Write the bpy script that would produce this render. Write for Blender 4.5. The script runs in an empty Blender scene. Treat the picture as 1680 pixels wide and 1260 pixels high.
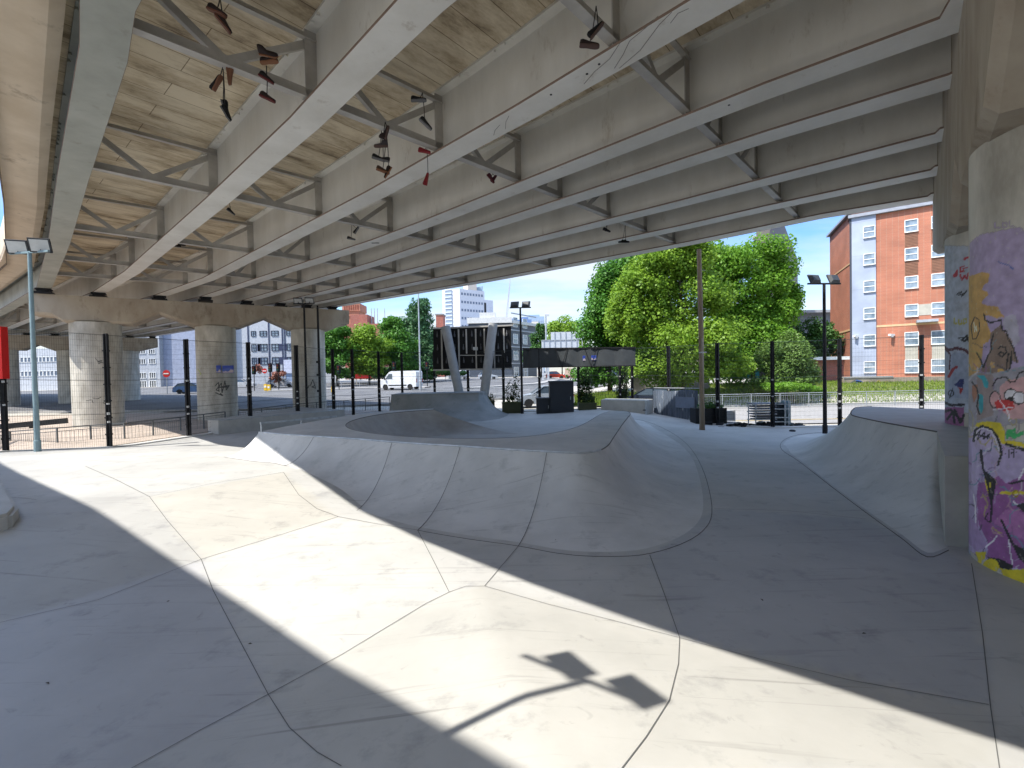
import bpy, bmesh, math, random
import numpy as np
from mathutils import Vector, Matrix
random.seed(7); rng = np.random.default_rng(7)
S = bpy.context.scene
# ------------------------------------------------------------------ camera
F = 770.0; PITCH = 0.0208; ROLL = 0.020; CAM = Vector((0, 0, 2.4))
cf = Vector((0, math.cos(PITCH), -math.sin(PITCH)))
r0 = Vector((1, 0, 0)); u0 = Vector((0, math.sin(PITCH), math.cos(PITCH)))
cr = r0*math.cos(ROLL) - u0*math.sin(ROLL); cu = u0*math.cos(ROLL) + r0*math.sin(ROLL)
cd = bpy.data.cameras.new('camera'); cam = bpy.data.objects.new('camera', cd); S.collection.objects.link(cam)
cd.lens = F/1680*36; cd.sensor_width = 36; cd.clip_start = .05; cd.clip_end = 3000
m = Matrix((cr, cu, -cf)).transposed().to_4x4(); m.translation = CAM; cam.matrix_world = m
S.camera = cam
# ------------------------------------------------------------------ light
SW = Vector((0.87, 0.49, 0)).normalized(); SLEN = 0.64      # where shadows fall, metres per metre of height
sd = bpy.data.lights.new('sun', 'SUN'); sun = bpy.data.objects.new('sun', sd); S.collection.objects.link(sun)
sd.energy = 2.0; sd.angle = math.radians(0.5); sd.color = (1, .955, .88)
sdir = (SW*SLEN + Vector((0, 0, -1))).normalized()
sun.rotation_euler = sdir.to_track_quat('-Z', 'Y').to_euler(); sun.location = (-20, -20, 60)
W = bpy.data.worlds.new('World'); S.world = W; W.use_nodes = True
wn = W.node_tree.nodes; wl = W.node_tree.links
bg = wn['Background']; bg.inputs[1].default_value = 0.15
sk = wn.new('ShaderNodeTexSky'); sk.sky_type = 'NISHITA'; sk.sun_disc = False
sk.sun_elevation = math.atan(1/SLEN); sk.sun_rotation = math.atan2(-SW.x, -SW.y); sk.air_density = 1.2; sk.dust_density = .6; sk.ozone_density = 2.0
tc = wn.new('ShaderNodeTexCoord'); sx = wn.new('ShaderNodeSeparateXYZ'); wl.new(tc.outputs['Generated'], sx.inputs[0])
def wmath(op, a, b=None, c=None):
    n = wn.new('ShaderNodeMath'); n.operation = op
    for i, v in enumerate((a, b, c)):
        if v is None: continue
        if isinstance(v, (int, float)): n.inputs[i].default_value = v
        else: wl.new(v, n.inputs[i])
    return n.outputs[0]
zz = wmath('MAXIMUM', wmath('ADD', sx.outputs[2], .12), .05)
cx_ = wn.new('ShaderNodeCombineXYZ'); wl.new(wmath('DIVIDE', sx.outputs[0], zz), cx_.inputs[0]); wl.new(wmath('DIVIDE', sx.outputs[1], zz), cx_.inputs[1])
mp = wn.new('ShaderNodeMapping'); mp.inputs['Scale'].default_value = (.45, .8, 1); mp.inputs['Location'].default_value = (3.1, .6, 0); wl.new(cx_.outputs[0], mp.inputs[0])
nz = wn.new('ShaderNodeTexNoise'); nz.inputs['Scale'].default_value = 1.1; nz.inputs['Detail'].default_value = 9; nz.inputs['Roughness'].default_value = .55
wl.new(mp.outputs[0], nz.inputs['Vector'])
cr_ = wn.new('ShaderNodeMapRange'); cr_.inputs[1].default_value = .39; cr_.inputs[2].default_value = .63; cr_.inputs[4].default_value = .85
wl.new(nz.outputs[0], cr_.inputs[0])
mx = wn.new('ShaderNodeMix'); mx.data_type = 'RGBA'; wl.new(cr_.outputs[0], mx.inputs[0]); hsv = wn.new('ShaderNodeHueSaturation'); hsv.inputs['Saturation'].default_value = 1.25; wl.new(sk.outputs[0], hsv.inputs['Color']); tint = wn.new('ShaderNodeMix'); tint.data_type = 'RGBA'; tint.blend_type = 'MULTIPLY'; tint.inputs[0].default_value = 1
tr_ = wn.new('ShaderNodeValToRGB'); wl.new(sx.outputs[2], tr_.inputs[0]); tr_.color_ramp.elements[0].position = .0; tr_.color_ramp.elements[0].color = (.38, .38, .42, 1); tr_.color_ramp.elements[1].position = .58; tr_.color_ramp.elements[1].color = (1, 1, 1, 1)
e_ = tr_.color_ramp.elements.new(.33); e_.color = (.27, .325, .46, 1)
wl.new(hsv.outputs[0], tint.inputs[6]); wl.new(tr_.outputs[0], tint.inputs[7]); wl.new(tint.outputs[2], mx.inputs[6]); mx.inputs[7].default_value = (1.55, 1.65, 1.75, 1)
wl.new(mx.outputs[2], bg.inputs[0])
S.view_settings.view_transform = 'Standard'; S.view_settings.look = 'None'
S.view_settings.exposure = 2.1; S.view_settings.gamma = 1; S.view_settings.use_curve_mapping = False
S.render.engine = 'CYCLES'
S.cycles.max_bounces = 8; S.cycles.diffuse_bounces = 6; S.cycles.transparent_max_bounces = 12

# ------------------------------------------------------------------ helpers
def ray(px, py):
    return cf + cr*((px-840)/F) + cu*((630-py)/F)
def G(px, py, z):                    # where the sight line meets height z
    d = ray(px, py); return CAM + d*((z-CAM.z)/d.z)
def A(px, py, Y):                    # where it reaches distance Y
    d = ray(px, py); return CAM + d*(Y/d.y)
def smooth(t):
    t = min(1, max(0, t)); return t*t*(3-2*t)
def clamp(t): return min(1, max(0, t))
ND = Vector((.644, .764, 0)); DD = Vector((-.764, .644, 0))
def PS(p, s, z): return ND*p + DD*s + Vector((0, 0, z))

def tag(o, label=None, cat=None, group=None, kind=None):
    if label: o['label'] = label
    if cat: o['category'] = cat
    if group: o['group'] = group
    if kind: o['kind'] = kind
    return o
def thing(name, label, cat, loc=(0, 0, 0), rz=0, group=None):
    o = bpy.data.objects.new(name, None); S.collection.objects.link(o)
    o.location = loc; o.rotation_euler = (0, 0, rz); o.empty_display_size = .2
    return tag(o, label, cat, group)
def kids(o): return list(o.children)
def copy_tree(o, parent=None):
    c = o.copy(); S.collection.objects.link(c); c.parent = parent
    for ch in kids(o): copy_tree(ch, c)
    return c

class MB:
    def __init__(s): s.v = []; s.f = []
    def add(s, vs, fs):
        b = len(s.v); s.v += [tuple(v) for v in vs]; s.f += [tuple(b+i for i in f) for f in fs]; return s
    def box(s, c, d, rz=0, rx=0):
        R = Matrix.Rotation(rz, 3, 'Z') @ Matrix.Rotation(rx, 3, 'X'); c = Vector(c)
        vs = [c + R @ Vector((x*d[0]/2, y*d[1]/2, z*d[2]/2)) for z in (-1, 1) for y in (-1, 1) for x in (-1, 1)]
        return s.add(vs, [(0, 2, 3, 1), (4, 5, 7, 6), (0, 1, 5, 4), (2, 6, 7, 3), (0, 4, 6, 2), (1, 3, 7, 5)])
    def beam(s, a, b, w, h, up=Vector((0, 0, 1))):
        a = Vector(a); b = Vector(b); d = (b-a).normalized(); x = d.cross(up)
        if x.length < 1e-4: x = d.cross(Vector((0, 1, 0)))
        x.normalize(); y = x.cross(d)
        vs = [p + x*(i*w/2) + y*(j*h/2) for p in (a, b) for j in (-1, 1) for i in (-1, 1)]
        return s.add(vs, [(0, 1, 3, 2), (4, 6, 7, 5), (0, 4, 5, 1), (2, 3, 7, 6), (0, 2, 6, 4), (1, 5, 7, 3)])
    def tube(s, pts, r, n=8, cap=True):
        pts = [Vector(p) for p in pts]; rs = r if isinstance(r, (list, tuple)) else [r]*len(pts)
        rings = []
        for i, p in enumerate(pts):
            d = (pts[min(i+1, len(pts)-1)] - pts[max(i-1, 0)]).normalized()
            x = d.cross(Vector((0, 0, 1)))
            if x.length < 1e-3: x = d.cross(Vector((0, 1, 0)))
            x.normalize(); y = x.cross(d)
            rings.append([p + (x*math.cos(2*math.pi*k/n) + y*math.sin(2*math.pi*k/n))*rs[i] for k in range(n)])
        vs = [q for R_ in rings for q in R_]; fs = []
        for i in range(len(pts)-1):
            for k in range(n): fs.append((i*n+k, i*n+(k+1) % n, (i+1)*n+(k+1) % n, (i+1)*n+k))
        if cap: fs += [tuple(range(n-1, -1, -1)), tuple((len(pts)-1)*n+k for k in range(n))]
        return s.add(vs, fs)
    def lathe(s, prof, c=(0, 0, 0), n=20, axis='Z'):
        c = Vector(c); vs = []
        for r, z in prof:
            for k in range(n):
                a = 2*math.pi*k/n; q = Vector((r*math.cos(a), r*math.sin(a), z))
                if axis == 'Y': q = Vector((q.x, q.z, q.y))
                if axis == 'X': q = Vector((q.z, q.x, q.y))
                vs.append(c+q)
        m_ = len(prof); fs = []
        for i in range(m_-1):
            for k in range(n): fs.append((i*n+k, i*n+(k+1) % n, (i+1)*n+(k+1) % n, (i+1)*n+k))
        fs += [tuple(range(n-1, -1, -1)), tuple((m_-1)*n+k for k in range(n))]
        return s.add(vs, fs)
    def prism(s, poly, z0, z1):          # poly: 2-D points; z1 may be list
        n = len(poly); z0s = z0 if isinstance(z0, list) else [z0]*n; z1s = z1 if isinstance(z1, list) else [z1]*n
        vs = [(p[0], p[1], z0s[i]) for i, p in enumerate(poly)] + [(p[0], p[1], z1s[i]) for i, p in enumerate(poly)]
        return s.add(vs, [tuple(range(n-1, -1, -1)), tuple(range(n, 2*n))] + [(i, (i+1) % n, n+(i+1) % n, n+i) for i in range(n)])
    def loft(s, rows, closed=False):
        n = len(rows[0]); vs = [v for r_ in rows for v in r_]; fs = []
        for i in range(len(rows)-1):
            for k in range(n if closed else n-1): fs.append((i*n+k, i*n+(k+1) % n, (i+1)*n+(k+1) % n, (i+1)*n+k))
        return s.add(vs, fs)
    def build(s, name, mat, parent=None, off=(0, 0, 0), smooth_ang=None, bevel=0, tri=False, doubles=False):
        me = bpy.data.meshes.new(name); me.from_pydata(s.v, [], s.f)
        bm = bmesh.new(); bm.from_mesh(me)
        if doubles: bmesh.ops.remove_doubles(bm, verts=bm.verts, dist=1e-4)
        bmesh.ops.recalc_face_normals(bm, faces=bm.faces)
        if bevel: bmesh.ops.bevel(bm, geom=[e for e in bm.edges if len(e.link_faces) == 2 and e.calc_face_angle(0) > .5], offset=bevel, segments=2, affect='EDGES', clamp_overlap=True)
        if tri: bmesh.ops.triangulate(bm, faces=[f for f in bm.faces if len(f.verts) > 4])
        bm.to_mesh(me); bm.free()
        if smooth_ang is not None:
            me.polygons.foreach_set('use_smooth', [True]*len(me.polygons)); me.set_sharp_from_angle(angle=math.radians(smooth_ang))
        if mat: me.materials.append(mat)
        o = bpy.data.objects.new(name, me); S.collection.objects.link(o)
        if parent: o.parent = parent
        o.location = off
        return o
def wbuild(mb, name, mat, root, **k):      # mesh given in world coordinates under a root Empty
    return mb.build(name, mat, root, off=(-root.location.x, -root.location.y, -root.location.z), **k)

# ------------------------------------------------------------------ materials
def mat(name, col, rough=.7, metal=0, col2=None, scale=3.0, detail=6, stretch=(1, 1, 1), rz=0, lo=.35, hi=.65, bump=0, bscale=40, spots=None, spec=.3, alpha=None, scuff=False):
    M = bpy.data.materials.new(name); M.use_nodes = True; N = M.node_tree.nodes; L = M.node_tree.links
    B = N['Principled BSDF']; B.inputs['Roughness'].default_value = rough; B.inputs['Metallic'].default_value = metal
    B.inputs['Specular IOR Level'].default_value = spec
    B.inputs['Base Color'].default_value = (*col, 1)
    t = N.new('ShaderNodeTexCoord'); mp_ = N.new('ShaderNodeMapping'); mp_.inputs['Scale'].default_value = stretch; mp_.inputs['Rotation'].default_value = (0, 0, rz)
    rot = N.new('ShaderNodeMapping'); rot.inputs['Rotation'].default_value = (0, 0, rz); L.new(t.outputs['Object'], rot.inputs[0])
    mp_.inputs['Rotation'].default_value = (0, 0, 0); L.new(rot.outputs[0], mp_.inputs[0])
    out = None
    if col2:
        n1 = N.new('ShaderNodeTexNoise'); n1.inputs['Scale'].default_value = scale; n1.inputs['Detail'].default_value = detail; n1.inputs['Roughness'].default_value = .62
        L.new(mp_.outputs[0], n1.inputs['Vector'])
        r_ = N.new('ShaderNodeMapRange'); r_.inputs[1].default_value = lo; r_.inputs[2].default_value = hi; L.new(n1.outputs[0], r_.inputs[0])
        x_ = N.new('ShaderNodeMix'); x_.data_type = 'RGBA'; L.new(r_.outputs[0], x_.inputs[0]); x_.inputs[6].default_value = (*col, 1); x_.inputs[7].default_value = (*col2, 1)
        out = x_.outputs[2]
    if spots:                                # (colour, scale, lo, hi) second layer
        c3, s3, l3, h3 = spots
        n2 = N.new('ShaderNodeTexNoise'); n2.inputs['Scale'].default_value = s3; n2.inputs['Detail'].default_value = 8; n2.inputs['Roughness'].default_value = .7; L.new(mp_.outputs[0], n2.inputs['Vector'])
        r2 = N.new('ShaderNodeMapRange'); r2.inputs[1].default_value = l3; r2.inputs[2].default_value = h3; L.new(n2.outputs[0], r2.inputs[0])
        x2 = N.new('ShaderNodeMix'); x2.data_type = 'RGBA'; L.new(r2.outputs[0], x2.inputs[0]); x2.inputs[7].default_value = (*c3, 1)
        if out: L.new(out, x2.inputs[6])
        else: x2.inputs[6].default_value = (*col, 1)
        out = x2.outputs[2]
    if scuff:                                # faint trowel sweeps and wheel scuffs
        for (rz_, sc_, lo_, hi_, cc_) in ((.6, (.35, 5.5, 1), .60, .74, .74), (-.5, (.22, 9, 1), .63, .72, .70), (1.3, (3.0, 3.0, 3.0), .64, .72, .8)):
            m5 = N.new('ShaderNodeMapping'); m5.inputs['Rotation'].default_value = (0, 0, rz_); m5.inputs['Scale'].default_value = sc_; L.new(t.outputs['Object'], m5.inputs[0])
            n5 = N.new('ShaderNodeTexNoise'); n5.inputs['Scale'].default_value = 1.6; n5.inputs['Detail'].default_value = 7; n5.inputs['Roughness'].default_value = .6; n5.inputs['Distortion'].default_value = .8; L.new(m5.outputs[0], n5.inputs['Vector'])
            r5 = N.new('ShaderNodeMapRange'); r5.inputs[1].default_value = lo_; r5.inputs[2].default_value = hi_; r5.inputs[3].default_value = 1; r5.inputs[4].default_value = cc_; L.new(n5.outputs[0], r5.inputs[0])
            h5 = N.new('ShaderNodeHueSaturation'); L.new(out, h5.inputs['Color']); L.new(r5.outputs[0], h5.inputs['Value']); out = h5.outputs[0]
    if out: L.new(out, B.inputs['Base Color'])
    if bump:
        n3 = N.new('ShaderNodeTexNoise'); n3.inputs['Scale'].default_value = bscale; n3.inputs['Detail'].default_value = 4; L.new(t.outputs['Object'], n3.inputs['Vector'])
        b_ = N.new('ShaderNodeBump'); b_.inputs['Strength'].default_value = bump; b_.inputs['Distance'].default_value = .02; L.new(n3.outputs[0], b_.inputs['Height']); L.new(b_.outputs[0], B.inputs['Normal'])
    M['out'] = 1
    return M
def nodes(M): return M.node_tree.nodes, M.node_tree.links, M.node_tree.nodes['Principled BSDF']

MT = {}
MT['floor'] = mat('skate concrete', (.355, .352, .337), .62, col2=(.445, .44, .42), scale=.5, detail=11, lo=.33, hi=.62, spots=((.27, .27, .265), 2.3, .55, .76), bump=.08, bscale=14, spec=.3, scuff=True)
MT['ramp'] = mat('ramp concrete', (.44, .44, .43), .6, col2=(.56, .555, .54), scale=.9, detail=11, stretch=(1, 1, .6), lo=.33, hi=.63, spots=((.32, .325, .32), 2.2, .56, .78), bump=.08, bscale=14, spec=.3, scuff=True)
MT['oldramp'] = mat('weathered ramp concrete', (.20, .21, .205), .7, col2=(.28, .285, .28), scale=.9, detail=9, spots=((.13, .14, .14), 1.9, .57, .76))
MT['joint'] = mat('joint', (.12, .12, .115), .9)
MT['bridgeconc'] = mat('pier concrete', (.46, .41, .33), .85, col2=(.34, .285, .22), scale=.8, stretch=(1, 1, .5), spots=((.18, .14, .10), 1.4, .56, .76), bump=.12, bscale=14)
MT['edgeconc'] = mat('deck edge concrete', (.66, .56, .43), .85, col2=(.54, .44, .32), scale=.7, spots=((.27, .21, .15), 1.1, .58, .75), bump=.12, bscale=12)
MT['steel'] = mat('painted girder steel', (.77, .755, .70), .5, col2=(.65, .63, .57), scale=.9, stretch=(1, 1, .35), spots=((.36, .30, .22), 1.9, .60, .80), spec=.4)
MT['steel_fascia'] = mat('dark fascia steel', (.40, .41, .36), .55, col2=(.30, .31, .27), scale=.9, spots=((.20, .19, .15), 1.7, .58, .8))  # darker grey green steel, used on the left fascia girder only
MT['steel_dark'] = mat('grey brace steel', (.50, .48, .44), .5, col2=(.36, .34, .31), scale=1.5, spec=.4)
MT['black'] = mat('black paint', (.006, .007, .009), .55, col2=(.018, .018, .02), scale=3, spots=((.12, .12, .12), 9, .68, .74), spec=.25)
MT['wire'] = mat('dark green wire', (.02, .03, .028), .5)
MT['galv'] = mat('galvanised steel', (.50, .52, .54), .45, metal=.5, col2=(.34, .36, .37), scale=5)
MT['bluegrey'] = mat('blue grey paint', (.22, .31, .34), .5, col2=(.18, .26, .29), scale=4)
MT['asphalt'] = mat('asphalt', (.105, .105, .11), .9, col2=(.15, .15, .152), scale=.25, detail=9, spots=((.075, .075, .08), .8, .58, .7), bump=.1, bscale=30)
MT['paving'] = mat('pale paving', (.43, .40, .35), .9, col2=(.35, .33, .29), scale=.4, bump=.1, bscale=20)
MT['kerb'] = mat('kerb', (.36, .35, .33), .85, col2=(.28, .27, .26), scale=2)
MT['white'] = mat('road paint white', (.68, .68, .66), .7, col2=(.5, .5, .49), scale=3)
MT['yellow'] = mat('yellow plastic', (.75, .48, .03), .5)
MT['glass'] = mat('window glass', (.05, .07, .09), .08, spec=.9)
MT['glassl'] = mat('curtained glass', (.10, .15, .20), .12, col2=(.30, .36, .42), scale=1.3, spec=.9)
MT['winframe'] = mat('white frame', (.75, .75, .73), .5)
MT['rubber'] = mat('rubber', (.02, .02, .02), .8)
MT['bark'] = mat('bark', (.10, .075, .05), .95, col2=(.06, .045, .03), scale=4, stretch=(1, 1, .2), bump=.3)
def brickmat(name, c1, c2, mort, scale, bw=.5, rh=.25, vertical=True, ms=.02, rz=0):
    M = bpy.data.materials.new(name); M.use_nodes = True; N, L, B = nodes(M); B.inputs['Roughness'].default_value = .85
    t = N.new('ShaderNodeTexCoord')
    if vertical:
        sp = N.new('ShaderNodeSeparateXYZ'); L.new(t.outputs['Object'], sp.inputs[0])
        ad = N.new('ShaderNodeMath'); ad.operation = 'ADD'; L.new(sp.outputs[0], ad.inputs[0]); L.new(sp.outputs[1], ad.inputs[1])
        cb = N.new('ShaderNodeCombineXYZ'); L.new(ad.outputs[0], cb.inputs[0]); L.new(sp.outputs[2], cb.inputs[1]); vec = cb.outputs[0]
    else:
        mp_ = N.new('ShaderNodeMapping'); mp_.inputs['Rotation'].default_value = (0, 0, rz); L.new(t.outputs['Object'], mp_.inputs[0]); vec = mp_.outputs[0]
    bt = N.new('ShaderNodeTexBrick'); L.new(vec, bt.inputs['Vector']); bt.inputs['Scale'].default_value = scale; bt.inputs['Mortar Size'].default_value = ms
    bt.inputs['Color1'].default_value = (*c1, 1); bt.inputs['Color2'].default_value = (*c2, 1); bt.inputs['Mortar'].default_value = (*mort, 1)
    bt.inputs['Brick Width'].default_value = bw; bt.inputs['Row Height'].default_value = rh
    n1 = N.new('ShaderNodeTexNoise'); n1.inputs['Scale'].default_value = .5; n1.inputs['Detail'].default_value = 7; L.new(t.outputs['Object'], n1.inputs['Vector'])
    r_ = N.new('ShaderNodeMapRange'); r_.inputs[1].default_value = .3; r_.inputs[2].default_value = .7; r_.inputs[3].default_value = .8; r_.inputs[4].default_value = 1.12; L.new(n1.outputs[0], r_.inputs[0])
    h_ = N.new('ShaderNodeHueSaturation'); L.new(bt.outputs[0], h_.inputs['Color']); L.new(r_.outputs[0], h_.inputs['Value']); L.new(h_.outputs[0], B.inputs['Base Color'])
    return M
MT['brick'] = brickmat('orange brick', (.42, .15, .085), (.36, .125, .075), (.36, .25, .18), 4.0, .9, .3)
MT['brickred'] = brickmat('red brick', (.33, .09, .06), (.26, .07, .05), (.3, .22, .18), 4.0, .9, .3)
MT['stonewall'] = brickmat('stone wall', (.36, .30, .22), (.25, .21, .16), (.20, .18, .15), 2.0, 1.0, .5)
MT['brickpave'] = brickmat('brick paving', (.47, .38, .31), (.38, .32, .27), (.25, .22, .19), 3.0, .8, .5, vertical=False, ms=.04, rz=.5)
MT['panelblue'] = brickmat('pale blue cladding', (.34, .39, .49), (.32, .37, .47), (.24, .28, .35), .45, 2.0, 1.6, ms=.006)
MT['soffit'] = None
def soffitmat():
    M = bpy.data.materials.new('board marked soffit'); M.use_nodes = True; N, L, B = nodes(M); B.inputs['Roughness'].default_value = .9
    t = N.new('ShaderNodeTexCoord'); mp_ = N.new('ShaderNodeMapping'); mp_.inputs['Rotation'].default_value = (0, 0, -math.atan2(ND.y, ND.x)); L.new(t.outputs['Object'], mp_.inputs[0])
    sc = N.new('ShaderNodeMapping'); sc.inputs['Scale'].default_value = (.55, 1.5, 1); L.new(mp_.outputs[0], sc.inputs[0])
    n1 = N.new('ShaderNodeTexNoise'); n1.inputs['Scale'].default_value = .8; n1.inputs['Detail'].default_value = 10; n1.inputs['Roughness'].default_value = .74; L.new(sc.outputs[0], n1.inputs['Vector'])
    rp = N.new('ShaderNodeValToRGB'); rp.color_ramp.elements[0].position = .34; rp.color_ramp.elements[0].color = (.21, .165, .11, 1)
    rp.color_ramp.elements[1].position = .58; rp.color_ramp.elements[1].color = (.72, .63, .47, 1); e = rp.color_ramp.elements.new(.45); e.color = (.50, .41, .28, 1)
    L.new(n1.outputs[0], rp.inputs[0])
    bt = N.new('ShaderNodeTexBrick'); L.new(mp_.outputs[0], bt.inputs['Vector']); bt.inputs['Scale'].default_value = 1; bt.inputs['Mortar Size'].default_value = .009
    bt.inputs['Color1'].default_value = (1, 1, 1, 1); bt.inputs['Color2'].default_value = (.86, .86, .86, 1); bt.inputs['Mortar'].default_value = (.25, .2, .15, 1)
    bt.inputs['Brick Width'].default_value = 5.2; bt.inputs['Row Height'].default_value = .62; bt.offset = .37
    x_ = N.new('ShaderNodeMix'); x_.data_type = 'RGBA'; x_.blend_type = 'MULTIPLY'; x_.inputs[0].default_value = .85; L.new(rp.outputs[0], x_.inputs[6]); L.new(bt.outputs[0], x_.inputs[7])
    L.new(x_.outputs[2], B.inputs['Base Color'])
    return M
MT['soffit'] = soffitmat()
def leafmat(name, c1, c2, trans=.35):
    M = bpy.data.materials.new(name); M.use_nodes = True; N, L, B = nodes(M); B.inputs['Roughness'].default_value = .5; B.inputs['Specular IOR Level'].default_value = .3
    t = N.new('ShaderNodeTexCoord'); n1 = N.new('ShaderNodeTexNoise'); n1.inputs['Scale'].default_value = 1.1; n1.inputs['Detail'].default_value = 11; n1.inputs['Roughness'].default_value = .75; L.new(t.outputs['Object'], n1.inputs['Vector'])
    r_ = N.new('ShaderNodeMapRange'); r_.inputs[1].default_value = .35; r_.inputs[2].default_value = .65; L.new(n1.outputs[0], r_.inputs[0])
    x_ = N.new('ShaderNodeMix'); x_.data_type = 'RGBA'; L.new(r_.outputs[0], x_.inputs[0]); x_.inputs[6].default_value = (*c1, 1); x_.inputs[7].default_value = (*c2, 1)
    L.new(x_.outputs[2], B.inputs['Base Color'])
    tr = N.new('ShaderNodeBsdfTranslucent'); L.new(x_.outputs[2], tr.inputs[0]); ms = N.new('ShaderNodeMixShader'); ms.inputs[0].default_value = trans
    o = N['Material Output']; L.new(B.outputs[0], ms.inputs[1]); L.new(tr.outputs[0], ms.inputs[2]); L.new(ms.outputs[0], o.inputs[0])
    return M
MT['leaf_bright'] = leafmat('bright leaf', (.12, .24, .02), (.27, .41, .04), .45)
MT['leaf_mid'] = leafmat('mid leaf', (.05, .16, .018), (.11, .26, .03))
MT['leaf_fresh'] = leafmat('fresh leaf', (.10, .24, .02), (.20, .37, .035), .45)
MT['leaf_olive'] = leafmat('olive leaf', (.085, .16, .03), (.15, .24, .05), .35)
MT['leaf_dark'] = leafmat('dark leaf', (.03, .10, .02), (.07, .16, .03), .3)
MT['leaf_blue'] = leafmat('grey green leaf', (.05, .13, .055), (.09, .20, .075), .25)
MT['leaf_black'] = leafmat('climber leaf', (.02, .045, .012), (.05, .09, .02), .2)
MT['grass'] = leafmat('grass', (.14, .24, .03), (.30, .38, .06), .4)
MT['soil'] = mat('soil', (.10, .13, .04), .95, col2=(.16, .17, .07), scale=2)
def flat(name, c, rough=.6, metal=0, spec=.3):
    if name in MT: return MT[name]
    c2 = tuple(min(1, x*.82) for x in c)
    MT[name] = mat(name, c, rough, metal, col2=c2, scale=2.5, spec=spec); return MT[name]

def add_tint(M):
    N, L, B = nodes(M); lk = B.inputs['Base Color'].links[0]; src = lk.from_socket; at = N.new('ShaderNodeAttribute'); at.attribute_name = 'pour'
    x_ = N.new('ShaderNodeMix'); x_.data_type = 'RGBA'; x_.blend_type = 'MULTIPLY'; x_.inputs[0].default_value = 1; L.new(src, x_.inputs[6]); L.new(at.outputs['Color'], x_.inputs[7]); L.new(x_.outputs[2], B.inputs['Base Color'])
add_tint(MT['floor'])
# ------------------------------------------------------------------ ground levels
def ridge(x, y):
    dL = .81*x - .58*y + 3.57; dR = -.523*x - .852*y + 4.37
    a = .16*dL; b = .165*dR
    if a <= 0 or b <= 0: return 0
    m_ = min(a, b); M_ = max(a, b)
    return m_
def fl(x, y):
    q = -.835*x + .55*y
    t = clamp((q-6.95)/2.95)
    z = .35*t*(1-smooth((y-13)/5))*(1-smooth((x+3.6)/2.2))
    z += -.3*smooth((x-5)/5)*smooth((y-11)/6)
    z += .22*math.exp(-((x-6)**2+(y-27)**2)/14)
    return z + ridge(x, y)
def gl(x, y):
    left = -.10 + .0225*min(max(0, y-30), 85)
    right = -.42 + 1.42*smooth((y-35)/10)
    w = smooth((x-6)/7)
    return left*(1-w) + right*w
def Gf(px, py, f=fl):
    z = 0
    for _ in range(25):
        P = G(px, py, z); z = .5*z + .5*f(P.x, P.y)
    P = G(px, py, f(P.x, P.y)); return P
def Gg(px, py): return Gf(px, py, gl)
def proj(P):
    v = Vector(P) - CAM; d = v.dot(cf); return 840+F*v.dot(cr)/d, 630-F*v.dot(cu)/d
# ================================================================== ground
def patch(name, poly_or_range, f, step, dz, mat_, label=None, kind='structure', inside=None):
    x0, x1, y0, y1 = poly_or_range; nx = int((x1-x0)/step)+1; ny = int((y1-y0)/step)+1
    xs = np.linspace(x0, x1, nx); ys = np.linspace(y0, y1, ny)
    mb = MB(); idx = {}; 
    def vid(i, j):
        if (i, j) not in idx:
            idx[(i, j)] = len(mb.v); mb.v.append((xs[i], ys[j], f(xs[i], ys[j])+dz))
        return idx[(i, j)]
    for i in range(nx-1):
        for j in range(ny-1):
            if inside and not inside((xs[i]+xs[i+1])/2, (ys[j]+ys[j+1])/2): continue
            mb.f.append((vid(i, j), vid(i+1, j), vid(i+1, j+1), vid(i, j+1)))
    o = mb.build(name, mat_, smooth_ang=30); tag(o, label, kind=kind); return o
def inpoly(poly):
    def f(x, y):
        c = False; n = len(poly)
        for i in range(n):
            a = poly[i]; b = poly[(i+1) % n]
            if (a[1] > y) != (b[1] > y) and x < (b[0]-a[0])*(y-a[1])/(b[1]-a[1])+a[0]: c = not c
        return c
    return f
# base ground with a far ring out to the horizon
mb = MB(); xs = [-1500, -600, -300, -150]+list(range(-100, 101, 5))+[150, 300, 600, 1500]; ys = [-1500, -300, -80, -40, -20]+list(range(-10, 141, 5))+[200, 300, 600, 1500]
mb.loft([[(x, y, gl(x, y)-.05) for x in xs] for y in ys]); g = mb.build('ground', MT['paving'], smooth_ang=40); tag(g, 'pale paved ground around the skatepark', kind='structure')
# asphalt road across the back and to the right
rp = [(-95, 37), (-40, 38), (-22, 36), (-8, 39), (3, 44), (12, 56), (14, 75), (14, 105), (-10, 110), (-60, 95), (-100, 80)]
patch('road', (-100, 16, 36, 112), gl, 1.0, .004, MT['asphalt'], 'grey asphalt road junction beyond the fence', inside=inpoly(rp))
patch('side_road', (9, 40, 24, 35.5), gl, .8, .006, flat('pale asphalt', (.30, .29, .28), .9), 'pale side road between fence and grass bank', inside=inpoly([(9, 24.2), (40, 24.2), (40, 35.4), (9, 35.4)]))
patch('brick_paving', (-70, -6, 8, 36), gl, .8, .004, MT['brickpave'], 'brick paving under the left piers', inside=inpoly([(-70, 8), (-11.5, 8), (-10, 30), (-8, 34.5), (-24, 35.5), (-70, 33)]))
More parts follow.
